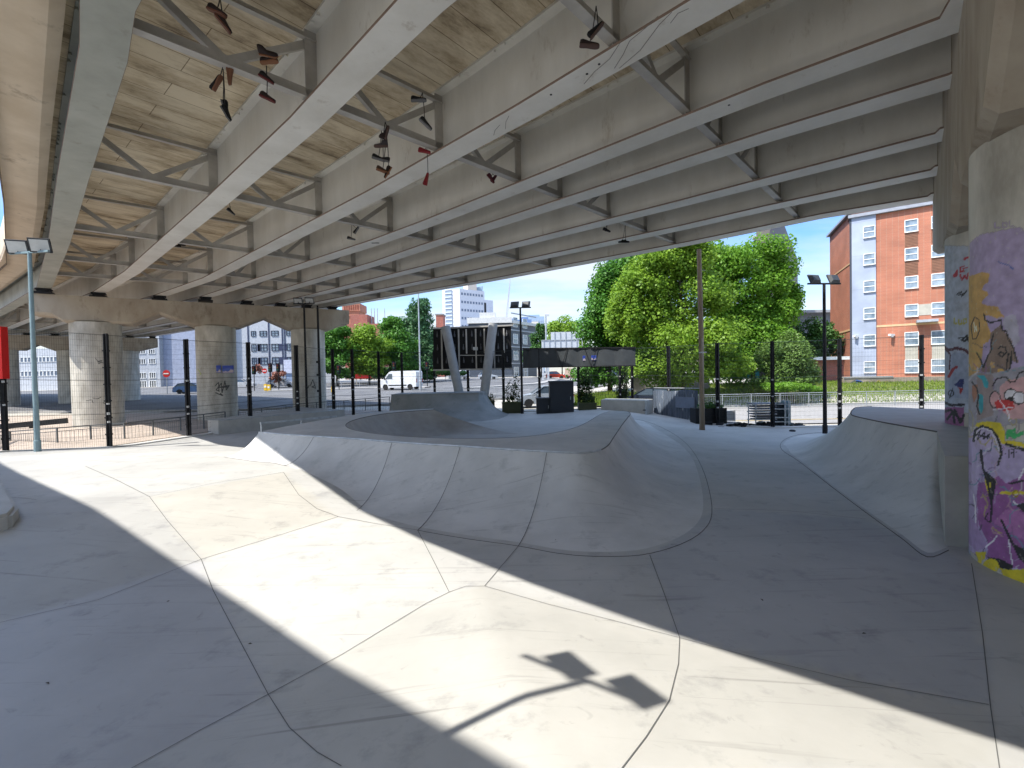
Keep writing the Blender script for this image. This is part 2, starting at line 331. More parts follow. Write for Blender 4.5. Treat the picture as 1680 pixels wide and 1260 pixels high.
# kerbs and markings
def strip(name, pts, w, h, f, dz, m_, label, kind='structure', seg=1.0):
    P = []
    for a, b in zip(pts[:-1], pts[1:]):
        n = max(1, int((Vector(b)-Vector(a)).length/seg))
        for k in range(n): P.append(Vector(a).lerp(Vector(b), k/n))
    P.append(Vector(pts[-1])); rows = []
    for i, p in enumerate(P):
        d = (P[min(i+1, len(P)-1)]-P[max(i-1, 0)]).normalized(); n_ = Vector((-d.y, d.x))
        a = p+n_*w/2; b = p-n_*w/2
        rows.append([(a.x, a.y, f(a.x, a.y)+dz-(.05 if h else 0)), (a.x, a.y, f(a.x, a.y)+dz+h), (b.x, b.y, f(b.x, b.y)+dz+h), (b.x, b.y, f(b.x, b.y)+dz-(.05 if h else 0))] if h else [(a.x, a.y, f(a.x, a.y)+dz), (b.x, b.y, f(b.x, b.y)+dz)])
    mb = MB(); mb.loft(rows); o = mb.build(name, m_); return tag(o, label, kind=kind)
strip('kerb', [(-95, 37), (-40, 38), (-22, 36), (-8, 39), (3, 44), (12, 56), (14, 75)], .2, .12, gl, .0, MT['kerb'], 'concrete kerb along the near side of the road')
strip('kerb', [(9, 35.5), (40, 35.5)], .18, .12, gl, .0, MT['kerb'], 'kerb below the grass bank')
strip('traffic_island', [(-34, 66), (-20, 69), (-12, 67)], 2.2, .13, gl, .0, MT['kerb'], 'raised kerbed island between lanes')
strip('traffic_island', [(-6, 62), (4, 72), (8, 86)], 1.6, .13, gl, .0, MT['kerb'], 'narrow raised island running away behind billboard')
mb = MB()
for ln in ([(-80, 46), (-18, 50)], [(-70, 54), (-14, 58)], [(-2, 50), (7, 66)], [(-30, 80), (10, 92)], [(-60, 74), (-30, 78)]):
    a = Vector(ln[0]); b = Vector(ln[1]); L_ = (b-a).length; k = 0
    while k < L_:
        p = a.lerp(b, k/L_); q = a.lerp(b, min(1, (k+2.5)/L_)); n_ = Vector((-(b-a).y, (b-a).x)).normalized()*.07
        mb.add([(p.x+n_.x, p.y+n_.y, gl(p.x, p.y)+.016), (p.x-n_.x, p.y-n_.y, gl(p.x, p.y)+.016), (q.x-n_.x, q.y-n_.y, gl(q.x, q.y)+.016), (q.x+n_.x, q.y+n_.y, gl(q.x, q.y)+.016)], [(0, 1, 2, 3)]); k += 6
tag(mb.build('road_marking', MT['white']), 'white dashed lane lines on the asphalt', kind='structure')
mb = MB()
for k, yy in enumerate((25.6, 25.9)):
    mb.loft([[(9+i, yy, gl(9+i, yy)+.016), (9+i, yy+.1, gl(9+i, yy+.1)+.016)] for i in range(30)])
tag(mb.build('yellow_line', flat('faded yellow paint', (.6, .45, .2))), 'faded double yellow line on the side road', kind='structure')

# ================================================================== fence line (pixel foot, pixel top)
FH = 4.1
FP = [(10, 537, 745), (180, 548, 735), (310, 557, 715), (411, 562, 700), (489, 567, 690), (548, 573, 681.5), (580, 573, 681), (623, 577, 676), (661, 578, 676), (714, 577, 675), (769, 577, 677), (827, 575, 681), (886, 573, 680), (950, 572, 680), (1018, 571, 680), (1038, 571, 681), (1098, 568, 685), (1178, 563, 700), (1268, 560, 707), (1378, 556, 703), (1512, 550, 702)]
posts = []
for x, t, b in FP:
    Y = FH*F/(b-t); posts.append(A(x, b, Y))
# ================================================================== skatepark floor
fp = [(p.x, p.y) for p in posts]
poly = [(-16.5, -8), (-16.8, 6), (-16.0, 12)] + fp + [(17.5, 15.5), (18, 8), (18, -8)]
ins = inpoly(poly)
# fine near grid, coarser far grid
flo = patch('concrete_floor', (-17, 18, -8, 33), fl, .11, 0, MT['floor'], 'smooth poured concrete skatepark floor', inside=ins)
# separate pours cured to slightly different colours
pours = [([(245, 815), (465, 775), (555, 848), (330, 918)], (1.0, .975, .925)), ([(440, 1140), (737, 972), (795, 962), (1115, 1047), (1098, 1150), (1020, 1262), (560, 1400), (520, 1235)], (1.0, .99, .96)),
         ([(1115, 1047), (1066, 911), (1172, 835), (1420, 852), (1594, 925), (1622, 1157)], (.88, .90, .96)), ([(0, 1022), (330, 918), (440, 1140), (215, 1262), (-200, 1262)], (.94, .95, 1.0)),
         ([(330, 918), (555, 848), (685, 870), (737, 972), (440, 1140)], (1.04, 1.04, 1.03)), ([(0, 1022), (330, 918), (245, 815), (-200, 815)], (.90, .90, .90)), ([(1115, 1047), (1622, 1157), (1640, 1262), (1020, 1262), (1098, 1150)], (.97, .96, .93))]
pw = [([tuple(Gf(*q).to_2d()) for q in pl], c_) for pl, c_ in pours]; pt_ = [(inpoly(a_), c_) for a_, c_ in pw]
ca = flo.data.color_attributes.new('pour', 'FLOAT_COLOR', 'POINT'); buf = []
for v_ in flo.data.vertices:
    c0 = (1, 1, 1)
    if v_.co.y < 12:
        for f_, c_ in pt_:
            if f_(v_.co.x, v_.co.y): c0 = c_; break
    buf += [*c0, 1]
ca.data.foreach_set('color', buf)
strip('floor_edge', poly[:-1], .34, .05, lambda x, y: fl(x, y) if ins(x, y) else max(fl(x, y), gl(x, y)), 0, MT['ramp'], 'low concrete edging under the fence', seg=.5)
# saw-cut joints draped on the floor
joints = [[(0, 1022), (160, 985), (330, 918)], [(245, 815), (275, 855), (330, 918), (350, 970), (440, 1140), (475, 1195), (520, 1235), (560, 1258)],
 [(330, 918), (440, 884), (555, 848)], [(140, 765), (190, 787), (245, 815)], [(245, 815), (350, 793), (465, 775)], [(465, 775), (490, 812), (520, 835), (555, 848)],
 [(555, 848), (620, 860), (685, 870)], [(685, 870), (710, 918), (737, 972)], [(850, 897), (822, 930), (795, 962)], [(440, 1140), (560, 1075), (700, 990), (737, 972), (765, 962), (795, 962), (900, 992), (1000, 1017), (1115, 1047)],
 [(1115, 1047), (1250, 1083), (1400, 1118), (1622, 1157)], [(1115, 1047), (1113, 1090), (1098, 1150), (1060, 1210), (1020, 1262)], [(1066, 911), (1090, 975), (1115, 1047)],
 [(440, 1140), (330, 1198), (215, 1262)], [(1594, 925), (1612, 1040), (1625, 1160), (1640, 1262)], [(1172, 835), (1290, 838), (1420, 852)], [(0, 815), (30, 817), (60, 820)]]
mb = MB()
for J in joints:
    pts = []
    for a, b in zip(J[:-1], J[1:]):
        for k in range(8): pts.append(Gf(a[0]+(b[0]-a[0])*k/8, a[1]+(b[1]-a[1])*k/8))
    pts.append(Gf(*J[-1])); rows = []
    for i, p in enumerate(pts):
        d = (pts[min(i+1, len(pts)-1)]-pts[max(i-1, 0)]); d.z = 0; d.normalize(); n_ = Vector((-d.y, d.x, 0))*(.002+.0003*p.y)
        rows.append([(p.x+n_.x, p.y+n_.y, fl(p.x+n_.x, p.y+n_.y)+.006), (p.x-n_.x, p.y-n_.y, fl(p.x-n_.x, p.y-n_.y)+.006)])
    mb.loft(rows)
tag(mb.build('floor_joint', MT['joint']), 'dark saw cut joints in the concrete floor', kind='structure')

# ================================================================== ramps
def profile(u, th=math.radians(50)):
    a = u*th; return math.sin(a)/math.sin(th), (1-math.cos(a))/(1-math.cos(th))
def ramp_face(lip, base, n=14, th=50):
    rows = []; ths = th if isinstance(th, list) else [th]*len(lip)
    for i in range(n+1):
        r_ = []
        for l, b, t_ in zip(lip, base, ths):
            x, z = profile(i/n, math.radians(t_)); r_.append((b.x+(l.x-b.x)*x, b.y+(l.y-b.y)*x, b.z-.004+(l.z-b.z)*z))
        rows.append(r_)
    return rows
def dens(pts, k=3):                      # Catmull-Rom refine of pixel pairs
    out = []; n = len(pts)
    for i in range(n-1):
        p0 = pts[max(i-1, 0)]; p1 = pts[i]; p2 = pts[i+1]; p3 = pts[min(i+2, n-1)]
        for j in range(k):
            t = j/k; out.append(tuple(.5*((2*b)+(-a+c)*t+(2*a-5*b+4*c-d)*t*t+(-a+3*b-3*c+d)*t**3) for a, b, c, d in zip(p0, p1, p2, p3)))
    out.append(pts[-1]); return out
ZT = .95
pairs = [(425, 709, 367, 750), (468, 713, 415, 757), (515, 716, 465, 764), (580, 720, 535, 800), (643, 725, 585, 838), (700, 729, 635, 857), (755, 732, 685, 870), (825, 737, 765, 884), (897, 741, 850, 896), (940, 743, 915, 908), (965, 742, 975, 913), (985, 738, 1050, 911), (998, 730, 1112, 895), (1005, 720, 1152, 872), (1013, 708, 1168, 842), (1022, 695, 1160, 790), (1030, 685, 1140, 745), (1034, 679, 1110, 715), (1028, 675, 1062, 692), (1005, 674, 1012, 684)]
pd = dens(pairs, 4)
lip = [G(a, b, ZT) for a, b, c, d in pd]; base = [Gf(c, d) for a, b, c, d in pd]
bowl = thing('skate_island', 'long raised concrete island with curved outer bank and hollow bowl, middle of skatepark', 'skate ramp', (0, 10, 0))
THL = [6+46*smooth((k/4-.6)/3.6)+14*smooth((k/4-8)/3) for k in range(len(lip))]
mb = MB(); mb.loft(ramp_face(lip, base, th=THL)); wbuild(mb, 'outer_bank', MT['ramp'], bowl, smooth_ang=35)
# inner rim
inner = [(1000, 675.5), (985, 680), (965, 692), (940, 703), (900, 712), (850, 717.5), (790, 720), (720, 719), (660, 716), (610, 711), (578, 705), (567, 698), (578, 690), (610, 682), (650, 676.5), (711, 672)]
ind = dens(inner, 4); rim = [G(a, b, ZT) for a, b in ind]
cen = Vector((.5, 15.5, 0)); ibase = []
for i, p in enumerate(rim):
    d = rim[min(i+1, len(rim)-1)]-rim[max(i-1, 0)]; n_ = Vector((d.y, -d.x, 0)).normalized()
    if n_.dot(cen-p) < 0: n_ = -n_
    q = p+n_*1.55; ibase.append(Vector((q.x, q.y, fl(q.x, q.y))))
rimx = list(rim); ibx = list(ibase); r_l = rim[-1]; b_l = ibase[-1]
for k in range(1, 13):
    u = k/12; z_ = ZT*(1-u)**1.5; q = r_l+Vector((3.4*u, -.9*u*u, 0)); rimx.append(Vector((q.x, q.y, max(z_, fl(q.x, q.y)-.01)))); w_ = b_l+Vector((3.4*u, -.5*u, 0)); ibx.append(Vector((w_.x, w_.y, fl(w_.x, w_.y))))
mb = MB(); mb.loft(ramp_face(rimx, ibx, th=58)); wbuild(mb, 'inner_wall', flat('inner ramp', (.38, .36, .335), .6), bowl, smooth_ang=35)  # warmer, darker copy of the ramp tone: brownish light painted into the colour
outb = [(1005, 674), (1028, 675)]
backp = [(425, 709), (462, 701), (500, 694), (570, 682), (640, 674), (711, 670.5)]
backw = [G(a, b, ZT) for a, b in backp]
bb = [];
for p in backw:
    q = p+Vector((-.55, .8, 0))*.9; bb.append(Vector((q.x, q.y, fl(q.x, q.y))))
mb = MB(); mb.loft(ramp_face(backw, bb)); wbuild(mb, 'back_bank', MT['ramp'], bowl, smooth_ang=35)
top = [(p.x, p.y) for p in lip] + [(p.x, p.y) for p in rim] + [(p.x, p.y) for p in reversed(backw)][:-1]
mb = MB(); mb.add([(x, y, ZT+.003) for x, y in top], [tuple(range(len(top)))]); wbuild(mb, 'deck', MT['ramp'], bowl, tri=True)
# coping: front angle steel, bowl rim line
mb = MB(); mb.tube([p+Vector((0, 0, .002)) for p in lip[:45]], .022, 6); wbuild(mb, 'coping', MT['galv'], bowl)
mb = MB(); mb.tube([p+Vector((0, 0, -.004)) for p in lip[44:]], .012, 6); mb.tube([p+Vector((0, 0, -.003)) for p in rim], .012, 6); wbuild(mb, 'rim_line', MT['joint'], bowl)
def seams(root, prs, zt, n=12, th=50, w=.0045):
    for a, b, c, d in prs:
        mb = MB()
        l = G(a, b, zt); bs = Gf(c, d); pts = []
        if a < 600: th = 24
        for i in range(n+1):
            x, z = profile(i/n, math.radians(th)); pts.append(Vector((bs.x+(l.x-bs.x)*x, bs.y+(l.y-bs.y)*x, bs.z+(l.z-bs.z)*z)))
        mb.tube(pts, w, 4)
        wbuild(mb, 'joint', MT['joint'], root)
seams(bowl, [(515, 716, 465, 764), (643, 725, 585, 838), (755, 732, 685, 870), (897, 741, 850, 896)], ZT)
for seg_ in (base[:9]+[Gf(500, 766), Gf(530, 769), Gf(556, 772)], base[24:]): mb = MB(); mb.tube([p+Vector((0, 0, .003)) for p in seg_], .004, 4); wbuild(mb, 'base_joint', MT['joint'], bowl)

ZD = 1.2
rb = thing('bank_ramp', 'tall curved concrete bank rising to a deck beside the graffiti column, right side', 'skate ramp', (8, 9, 0))
pr = [(1537, 708.4, 1556, 903), (1528, 706.7, 1521, 914), (1500, 702, 1480, 884), (1460, 695, 1430, 848), (1425, 688, 1370, 803), (1400, 682, 1312, 758), (1396, 677, 1283, 738), (1399, 672, 1284, 724), (1406, 668.5, 1312, 713), (1430, 667, 1385, 707)]
prd = dens(pr, 4); lip2 = [G(a, b, ZD) for a, b, c, d in prd]; base2 = [Gf(c, d) for a, b, c, d in prd]
mb = MB(); mb.loft(ramp_face(lip2, base2, th=52)); wbuild(mb, 'bank_face', MT['ramp'], rb, smooth_ang=35)
n1 = len(lip2)
poly2 = [(p.x, p.y) for p in lip2] + [(11.7, 12.9), (13.5, 8.5), (9.2, 4.6), (7.3, 5.2), (6.05, 6.12), (5.72, 6.2)]
mb = MB(); N_ = len(poly2); mb.add([(x, y, ZD+.003) for x, y in poly2], [tuple(range(N_))]); wbuild(mb, 'deck', flat('ramp deck', (.40, .41, .405)), rb, tri=True)
# side walls of the block
mb = MB()
sidep = [lip2[-1].to_2d()]+[Vector(p) for p in poly2[n1:]]+[lip2[0].to_2d()]
mb.loft([[(p.x, p.y, -.5) for p in sidep], [(p.x, p.y, ZD) for p in sidep]])
# near end wall below the bank profile
mb.add([(base2[0].x, base2[0].y, -.3)]+[tuple(r[0]) for r in ramp_face(lip2, base2, th=52)]+[(lip2[0].x, lip2[0].y, -.3)], [tuple(range(17))])
wbuild(mb, 'block_wall', flat('block concrete', (.42, .42, .38), .7), rb, tri=True)
mb = MB(); mb.tube([p+Vector((0, 0, .001)) for p in lip2], .014, 6); wbuild(mb, 'coping', MT['joint'], rb)
mb = MB(); mb.tube([p+Vector((0, 0, .003)) for p in base2], .006, 4); wbuild(mb, 'base_joint', MT['joint'], rb)


br = thing('quarter_pipe', 'low concrete quarter pipe in front of the big billboard at the back', 'skate ramp', (-4, 26, 0))
lipq = [A(642, 647, 27), A(680, 647, 27), (A(720, 647, 27)), A(760, 647, 27), A(785, 647, 27), A(792, 647.3, 27.3), A(797, 648, 28), A(799, 648.5, 29)]
bq = [Vector((q.x, q.y, 0)) for q in (Gf(632, 686), Gf(675, 690), Gf(715, 692), Gf(755, 693), Gf(790, 692), Gf(822, 688), Gf(838, 682.5), Gf(840, 678.5))]
mb = MB(); mb.loft(ramp_face(lipq, bq, th=60)); wbuild(mb, 'transition', MT['oldramp'], br, smooth_ang=35)
tp = [(p.x, p.y) for p in lipq]+[(lipq[-1].x-.5, 29.6), (lipq[0].x, 29.2)]
mb = MB(); mb.prism(tp, -.2, lipq[0].z+.002); wbuild(mb, 'platform', MT['oldramp'], br)
mb = MB(); l0 = lipq[0]; mb.add([(bq[0].x, bq[0].y, -.1)]+[tuple(r[0]) for r in ramp_face(lipq, bq, th=60)]+[(l0.x, l0.y, -.1)], [tuple(range(17))]); wbuild(mb, 'end_wall', MT['oldramp'], br, tri=True)

lg = thing('concrete_ledge', 'long low concrete ledge behind the skate island by the left piers', 'ledge', Gf(400, 705))
c4 = [Gf(341, 711.5), Gf(359, 713), Gf(566, 690), Gf(490, 684)]
mb = MB(); zl = .1+.52; mb.prism([(p.x, p.y) for p in c4], -.1, zl); wbuild(mb, 'block', flat('ledge concrete', (.44, .43, .40), .7), lg, bevel=.02)
mb = MB(); mb.tube([(c4[1].x, c4[1].y, zl), (c4[2].x, c4[2].y, zl)], .02, 6); wbuild(mb, 'edge_strip', MT['galv'], lg)
lg = thing('concrete_ledge', 'pale box shaped concrete ledge by the fence, in front of the dark parked car', 'ledge', A(1025, 673, 28))
c4 = [A(986, 671, 27.6), A(1062, 675.5, 25.8), A(1072, 674, 27.2), A(994, 669, 29)]
z0 = min(p.z for p in c4)-.1; mb = MB(); mb.prism([(p.x, p.y) for p in c4], z0, A(1025, 656, 27).z); wbuild(mb, 'block', flat('ledge concrete', (.44, .43, .40)), lg, bevel=.02)
mb = MB(); mb.prism([(c4[1].x-.12, c4[1].y-.012), (c4[1].x-.02, c4[1].y-.012), (c4[1].x-.02, c4[1].y+.05), (c4[1].x-.12, c4[1].y+.05)], z0, A(1025, 656, 27).z+.003); wbuild(mb, 'edge_strip', MT['galv'], lg)
# block at the left picture edge
lb = thing('concrete_block', 'end of a low concrete block at the left edge of the floor', 'ledge', Gf(0, 860))
c4 = [Gf(-60, 890), Gf(20, 866), Gf(31, 850), Gf(2, 800), Gf(-60, 770)]
mb = MB(); mb.prism([(p.x, p.y) for p in c4], -.05, .55); wbuild(mb, 'block', flat('ledge concrete', (.44, .43, .40)), lb, bevel=.05)
# flat rail
fr = thing('grind_rail', 'thin steel grind rail behind the left tip of the skate island', 'rail', A(428, 720, 17))
a = A(427, 694.5, 17); b = A(552, 683, 19.6)
mb = MB(); mb.beam(a, b, .07, .07); wbuild(mb, 'rail', MT['galv'], fr)
for t in (0.01, .5, .93):
    p = a.lerp(b, t); mb = MB(); mb.beam((p.x, p.y, fl(p.x, p.y)-.05), (p.x, p.y, p.z), .05, .05, Vector((1, 0, 0))); wbuild(mb, 'leg', MT['galv'], fr)

rr = random.Random(12)
for (px, py, w_) in ((78, 1122, 'at the lower left of the floor'), (276, 987, 'left of the long sweeping joint'), (410, 1057, 'just left of the joint crossing'), (1250, 985, 'right of the short joint below the island'), (912, 888, 'on the bank near its base joint'), (1418, 1040, 'on the shaded floor left of the graffiti column')):
    P = Gf(px, py); t = thing('dry_leaf', 'tiny dark dry leaf '+w_, 'leaf', (P.x, P.y, P.z+.004), rr.uniform(0, 6), 'dry leaves on the floor')
    if 850 < px < 950: t.location.z = P.z+.02
    s_ = rr.uniform(.012, .028); mb = MB(); mb.add([(-s_, 0, 0), (0, -s_*.45, .006), (s_*1.2, 0, .002), (0, s_*.4, .008), (0, 0, -.001)], [(0, 1, 2, 3), (0, 4, 1), (1, 4, 2), (2, 4, 3), (3, 4, 0)]); mb.build('blade', flat('dead leaf', (.05, .035, .02)), t)
# ================================================================== viaduct
ZB = 7.5; ZTOP = 8.95
gpx = [[(178, 0), (171, 90), (120, 293), (97, 400), (72, 474)],
       [(700, 0), (500, 203), (355, 332), (217, 447), (162, 481)],
       [(1179, 0), (860, 186), (620, 318), (343, 458), (262, 486)],
       [(1573, 37), (1260, 150), (700, 368), (620, 397), (337, 488)],
       [(1565, 133), (1260, 225), (700, 405), (620, 432), (405, 494)],
       [(1553, 223), (1260, 298), (1120, 334), (773, 421), (460, 498)],
       [(1542, 282), (1260, 342), (1120, 374), (780, 446), (503, 501)],
       [(1535, 325), (1350, 355), (1130, 400), (800, 461), (545, 504)]]
capA = [Vector((-26.1, 25.8, 0)), Vector((-12.1, 34.6, 0))]; capB = [Vector((-52, 44.5, 0)), Vector((-40.3, 53.6, 0))]; capC = [Vector((-88, 57, 0)), Vector((-80, 69, 0))]
def resamp(P, n):
    L = [0]
    for a, b in zip(P[:-1], P[1:]): L.append(L[-1]+(b-a).length)
    out = []
    for k in range(n+1):
        t = L[-1]*k/n; i = 0
        while i < len(L)-2 and L[i+1] < t: i += 1
        out.append(P[i].lerp(P[i+1], (t-L[i])/(L[i+1]-L[i])))
    return out
gw = []          # key polylines (world, z=0) per girder
for i, px in enumerate(gpx):
    pts = [G(a, b, ZB) for a, b in px]; p0 = 1.65+2.5*i
    pts = [Vector((p.x, p.y, 0)) for p in pts]
    pre = [PS(p0, -34, 0), PS(p0, -.75, 0)]
    post = [capB[0].lerp(capB[1], .03+.94*i/7), capC[0].lerp(capC[1], .03+.94*i/7)]
    gw.append((pre, [pre[1]]+pts, post))
vd = thing('viaduct', 'elevated road viaduct with eight pale steel girders spanning over the skatepark', 'bridge', (6.7, 5.2, 0))
def offs(P, u):
    out = []
    for i, p in enumerate(P):
        d1 = (P[i]-P[max(i-1, 0)]); d2 = (P[min(i+1, len(P)-1)]-P[i])
        if d1.length < 1e-6: d1 = d2
        if d2.length < 1e-6: d2 = d1
        d1 = d1.normalized(); d2 = d2.normalized(); d = (d1+d2).normalized(); n_ = Vector((d.y, -d.x, 0)); k = 1/max(.5, n_.dot(Vector((d1.y, -d1.x, 0))))
        out.append(p+n_*u*k)                  # +u = towards the far (right) side
    return out
def sweep(mb, P, sec, closed=True):
    rows = []
    cols = [offs(P, u) for u, z in sec]
    for i in range(len(P)):
        rows.append([(cols[j][i].x, cols[j][i].y, sec[j][1]) for j in range(len(sec))])
    mb.loft(rows, closed=closed)
    if closed: b = len(mb.v)-len(P)*len(sec); n = len(sec); mb.f.append(tuple(b+k for k in range(n))); mb.f.append(tuple(len(mb.v)-n+k for k in range(n)))
full = []
for i, (pre, main, post) in enumerate(gw):
    P = [pre[0]]+main+post; full.append(P)
    mb = MB(); fw = .28; tf = .05
    sec = [(-fw, ZB), (fw, ZB), (fw, ZB+tf), (.02, ZB+tf+.02), (.02, ZTOP-.05), (.21, ZTOP-.03), (.21, ZTOP+.02), (-.21, ZTOP+.02), (-.21, ZTOP-.03), (-.02, ZTOP-.05), (-.02, ZB+tf+.02), (-fw, ZB+tf)]
    sweep(mb, P, sec); rb_ = random.Random(i)
    for a_, b_ in zip(main[:-1], main[1:]):
        d_ = (b_-a_).normalized(); n_ = Vector((d_.y, -d_.x, 0)); L_ = (b_-a_).length; k_ = .3
        while k_ < L_:
            q_ = a_+d_*k_; mb.box((q_.x+n_.x*.19, q_.y+n_.y*.19, ZTOP-.05), (.04, .04, .06)); mb.box((q_.x-n_.x*.19, q_.y-n_.y*.19, ZTOP-.05), (.04, .04, .06)); k_ += rb_.choice((.25, .3, .3, 1.1, 1.6))
    wbuild(mb, 'girder', MT['steel_fascia'] if i == 0 else MT['steel'], vd)
    for u_ in (-fw-.003, fw+.003):
        mb = MB(); sweep(mb, P, [(u_-.003, ZB+.004), (u_+.003, ZB+.004), (u_+.003, ZB+tf-.004), (u_-.003, ZB+tf-.004)]); wbuild(mb, 'flange_edge', flat('rusty edge', (.24, .17, .13), .8), vd)
for J in ([(1080, 26), (1060, 45), (1033, 67), (1022, 90), (1008, 112)], [(1102, 20), (1082, 40), (1050, 83), (1030, 100), (1016, 112)], [(1048, 48), (1020, 66), (1000, 97), (975, 118), (958, 138)], [(1130, 14), (1112, 22), (1100, 38)], [(835, 190), (830, 200), (829, 212)], [(820, 205), (812, 214), (810, 222)]):
    mb = MB(); pp = [G(a, b, ZB-.004) for a, b in J]
    for a, b in zip(pp[:-1], pp[1:]): mb.beam(a, b, .009, .003)
    wbuild(mb, 'drip_stain', flat('drip stain', (.22, .20, .17)), vd)
for a, b in ((904, 156), (983, 106), (963, 122), (1196, 173)):
    mb = MB(); q = G(a, b, ZB-.01); mb.lathe([(0, 0), (.022, .002), (.022, .015), (0, .015)], q, 8); wbuild(mb, 'bolt', MT['black'], vd)
# slab
NS = [3, 18, 5, 4]
def rs(i):
    pre, main, post = gw[i]; out = []
    segs = [[pre[0], pre[1]], main, [main[-1], post[0]], [post[0], post[1]]]
    for k, s_ in enumerate(segs): r_ = resamp(s_, NS[k]); out += r_ if k == 0 else r_[1:]
    return out
R = [rs(i) for i in range(8)]
def offv(P, uf):
    out = []
    for i, p in enumerate(P):
        d = (P[min(i+1, len(P)-1)]-P[max(i-1, 0)]).normalized(); out.append(p+Vector((d.y, -d.x, 0))*uf(p))
    for _ in range(5): out = [out[0]]+[out[i]*.5+(out[i-1]+out[i+1])*.25 for i in range(1, len(out)-1)]+[out[-1]]
    return out
def along(p): return (p-Vector((-5.38, 6.26, 0))).dot(Vector((-.7, .714, 0)))
LE = offv(R[0], lambda p: -2.66+1.35*smooth((along(p)+.5)/7)); RE = offs(R[7], 1.15)
rows = [[(q.x, q.y, ZTOP+.02) for q in [LE[k]]+[R[i][k] for i in range(8)]+[RE[k]]] for k in range(len(R[0]))]
mb = MB(); mb.loft(rows); wbuild(mb, 'deck_soffit', MT['soffit'], vd)
mb = MB(); mb.loft([[(x, y, z+.3) for x, y, z in r_] for r_ in rows]); wbuild(mb, 'road_surface', MT['asphalt'], vd)
# left cantilever edge beam and parapet
mb = MB(); sweep(mb, LE, [(0, ZTOP-.28), (.55, ZTOP-.28), (.75, ZTOP+.0), (.75, ZTOP+.34), (.2, ZTOP+.34), (.2, ZTOP+1.25), (0, ZTOP+1.25)]); wbuild(mb, 'parapet', MT['edgeconc'], vd)
mb = MB(); e2 = offs(R[0], -.55); e3 = offs(R[0], -.35); mb.loft([[(c.x, c.y, ZTOP+.01), (c.x, c.y, ZTOP-.32), (a.x, a.y, ZTOP-.38), (b.x, b.y, ZTOP-.24), (b.x, b.y, ZTOP+.01)] for a, b, c in zip(e2, LE, e3)], closed=True); wbuild(mb, 'edge_slab', MT['edgeconc'], vd)
mb = MB(); sweep(mb, offs(R[0], -1.35), [(0, ZTOP-.36), (.035, ZTOP-.368), (.035, ZTOP-.2), (0, ZTOP-.2)]); wbuild(mb, 'drip_groove', flat('drip shadow', (.16, .12, .08)), vd)
mb = MB(); sweep(mb, RE, [(0, ZTOP-.2), (0, ZTOP+1.2), (-.2, ZTOP+1.2), (-.2, ZTOP+.3), (-.6, ZTOP+.3), (-.6, ZTOP+.0)]); wbuild(mb, 'parapet', MT['edgeconc'], vd)

# cross frames
def isect(i, a, b):                # girder i with line a-b
    P = full[i]; d = (b-a); best = None
    for k in range(len(P)-1):
        p = P[k]; q = P[k+1]; e = q-p; den = d.x*e.y-d.y*e.x
        if abs(den) < 1e-9: continue
        t = ((p.x-a.x)*e.y-(p.y-a.y)*e.x)/den; s_ = ((p.x-a.x)*d.y-(p.y-a.y)*d.x)/den
        if -1e-6 <= s_ <= 1+1e-6: best = (p.lerp(q, s_), e.normalized()); break
    return best
def wp(a): v = G(a[0], a[1], ZB); return Vector((v.x, v.y, 0))
flines = [(wp((916, 0)), wp((1302, 357))), (wp((220, 63)), wp((1097, 400))), (wp((155, 285)), wp((887, 438))), (wp((127, 382)), wp((757, 465))), (wp((110, 431)), wp((652, 483))), (wp((88, 455)), wp((367, 473.5)))]
l0 = (flines[0][0]-DD*5.2, flines[0][1]-DD*5.2)
flines = [l0]+flines
for j in (1, 2): flines.append((capA[0].lerp(capB[0], j/3), capA[1].lerp(capB[1], j/3)))
def boltrow(mb, p, d, n=3, s=.06):
    for k in range(n): mb.box(p+d*(k-(n-1)/2)*s, (.035, .035, .035))
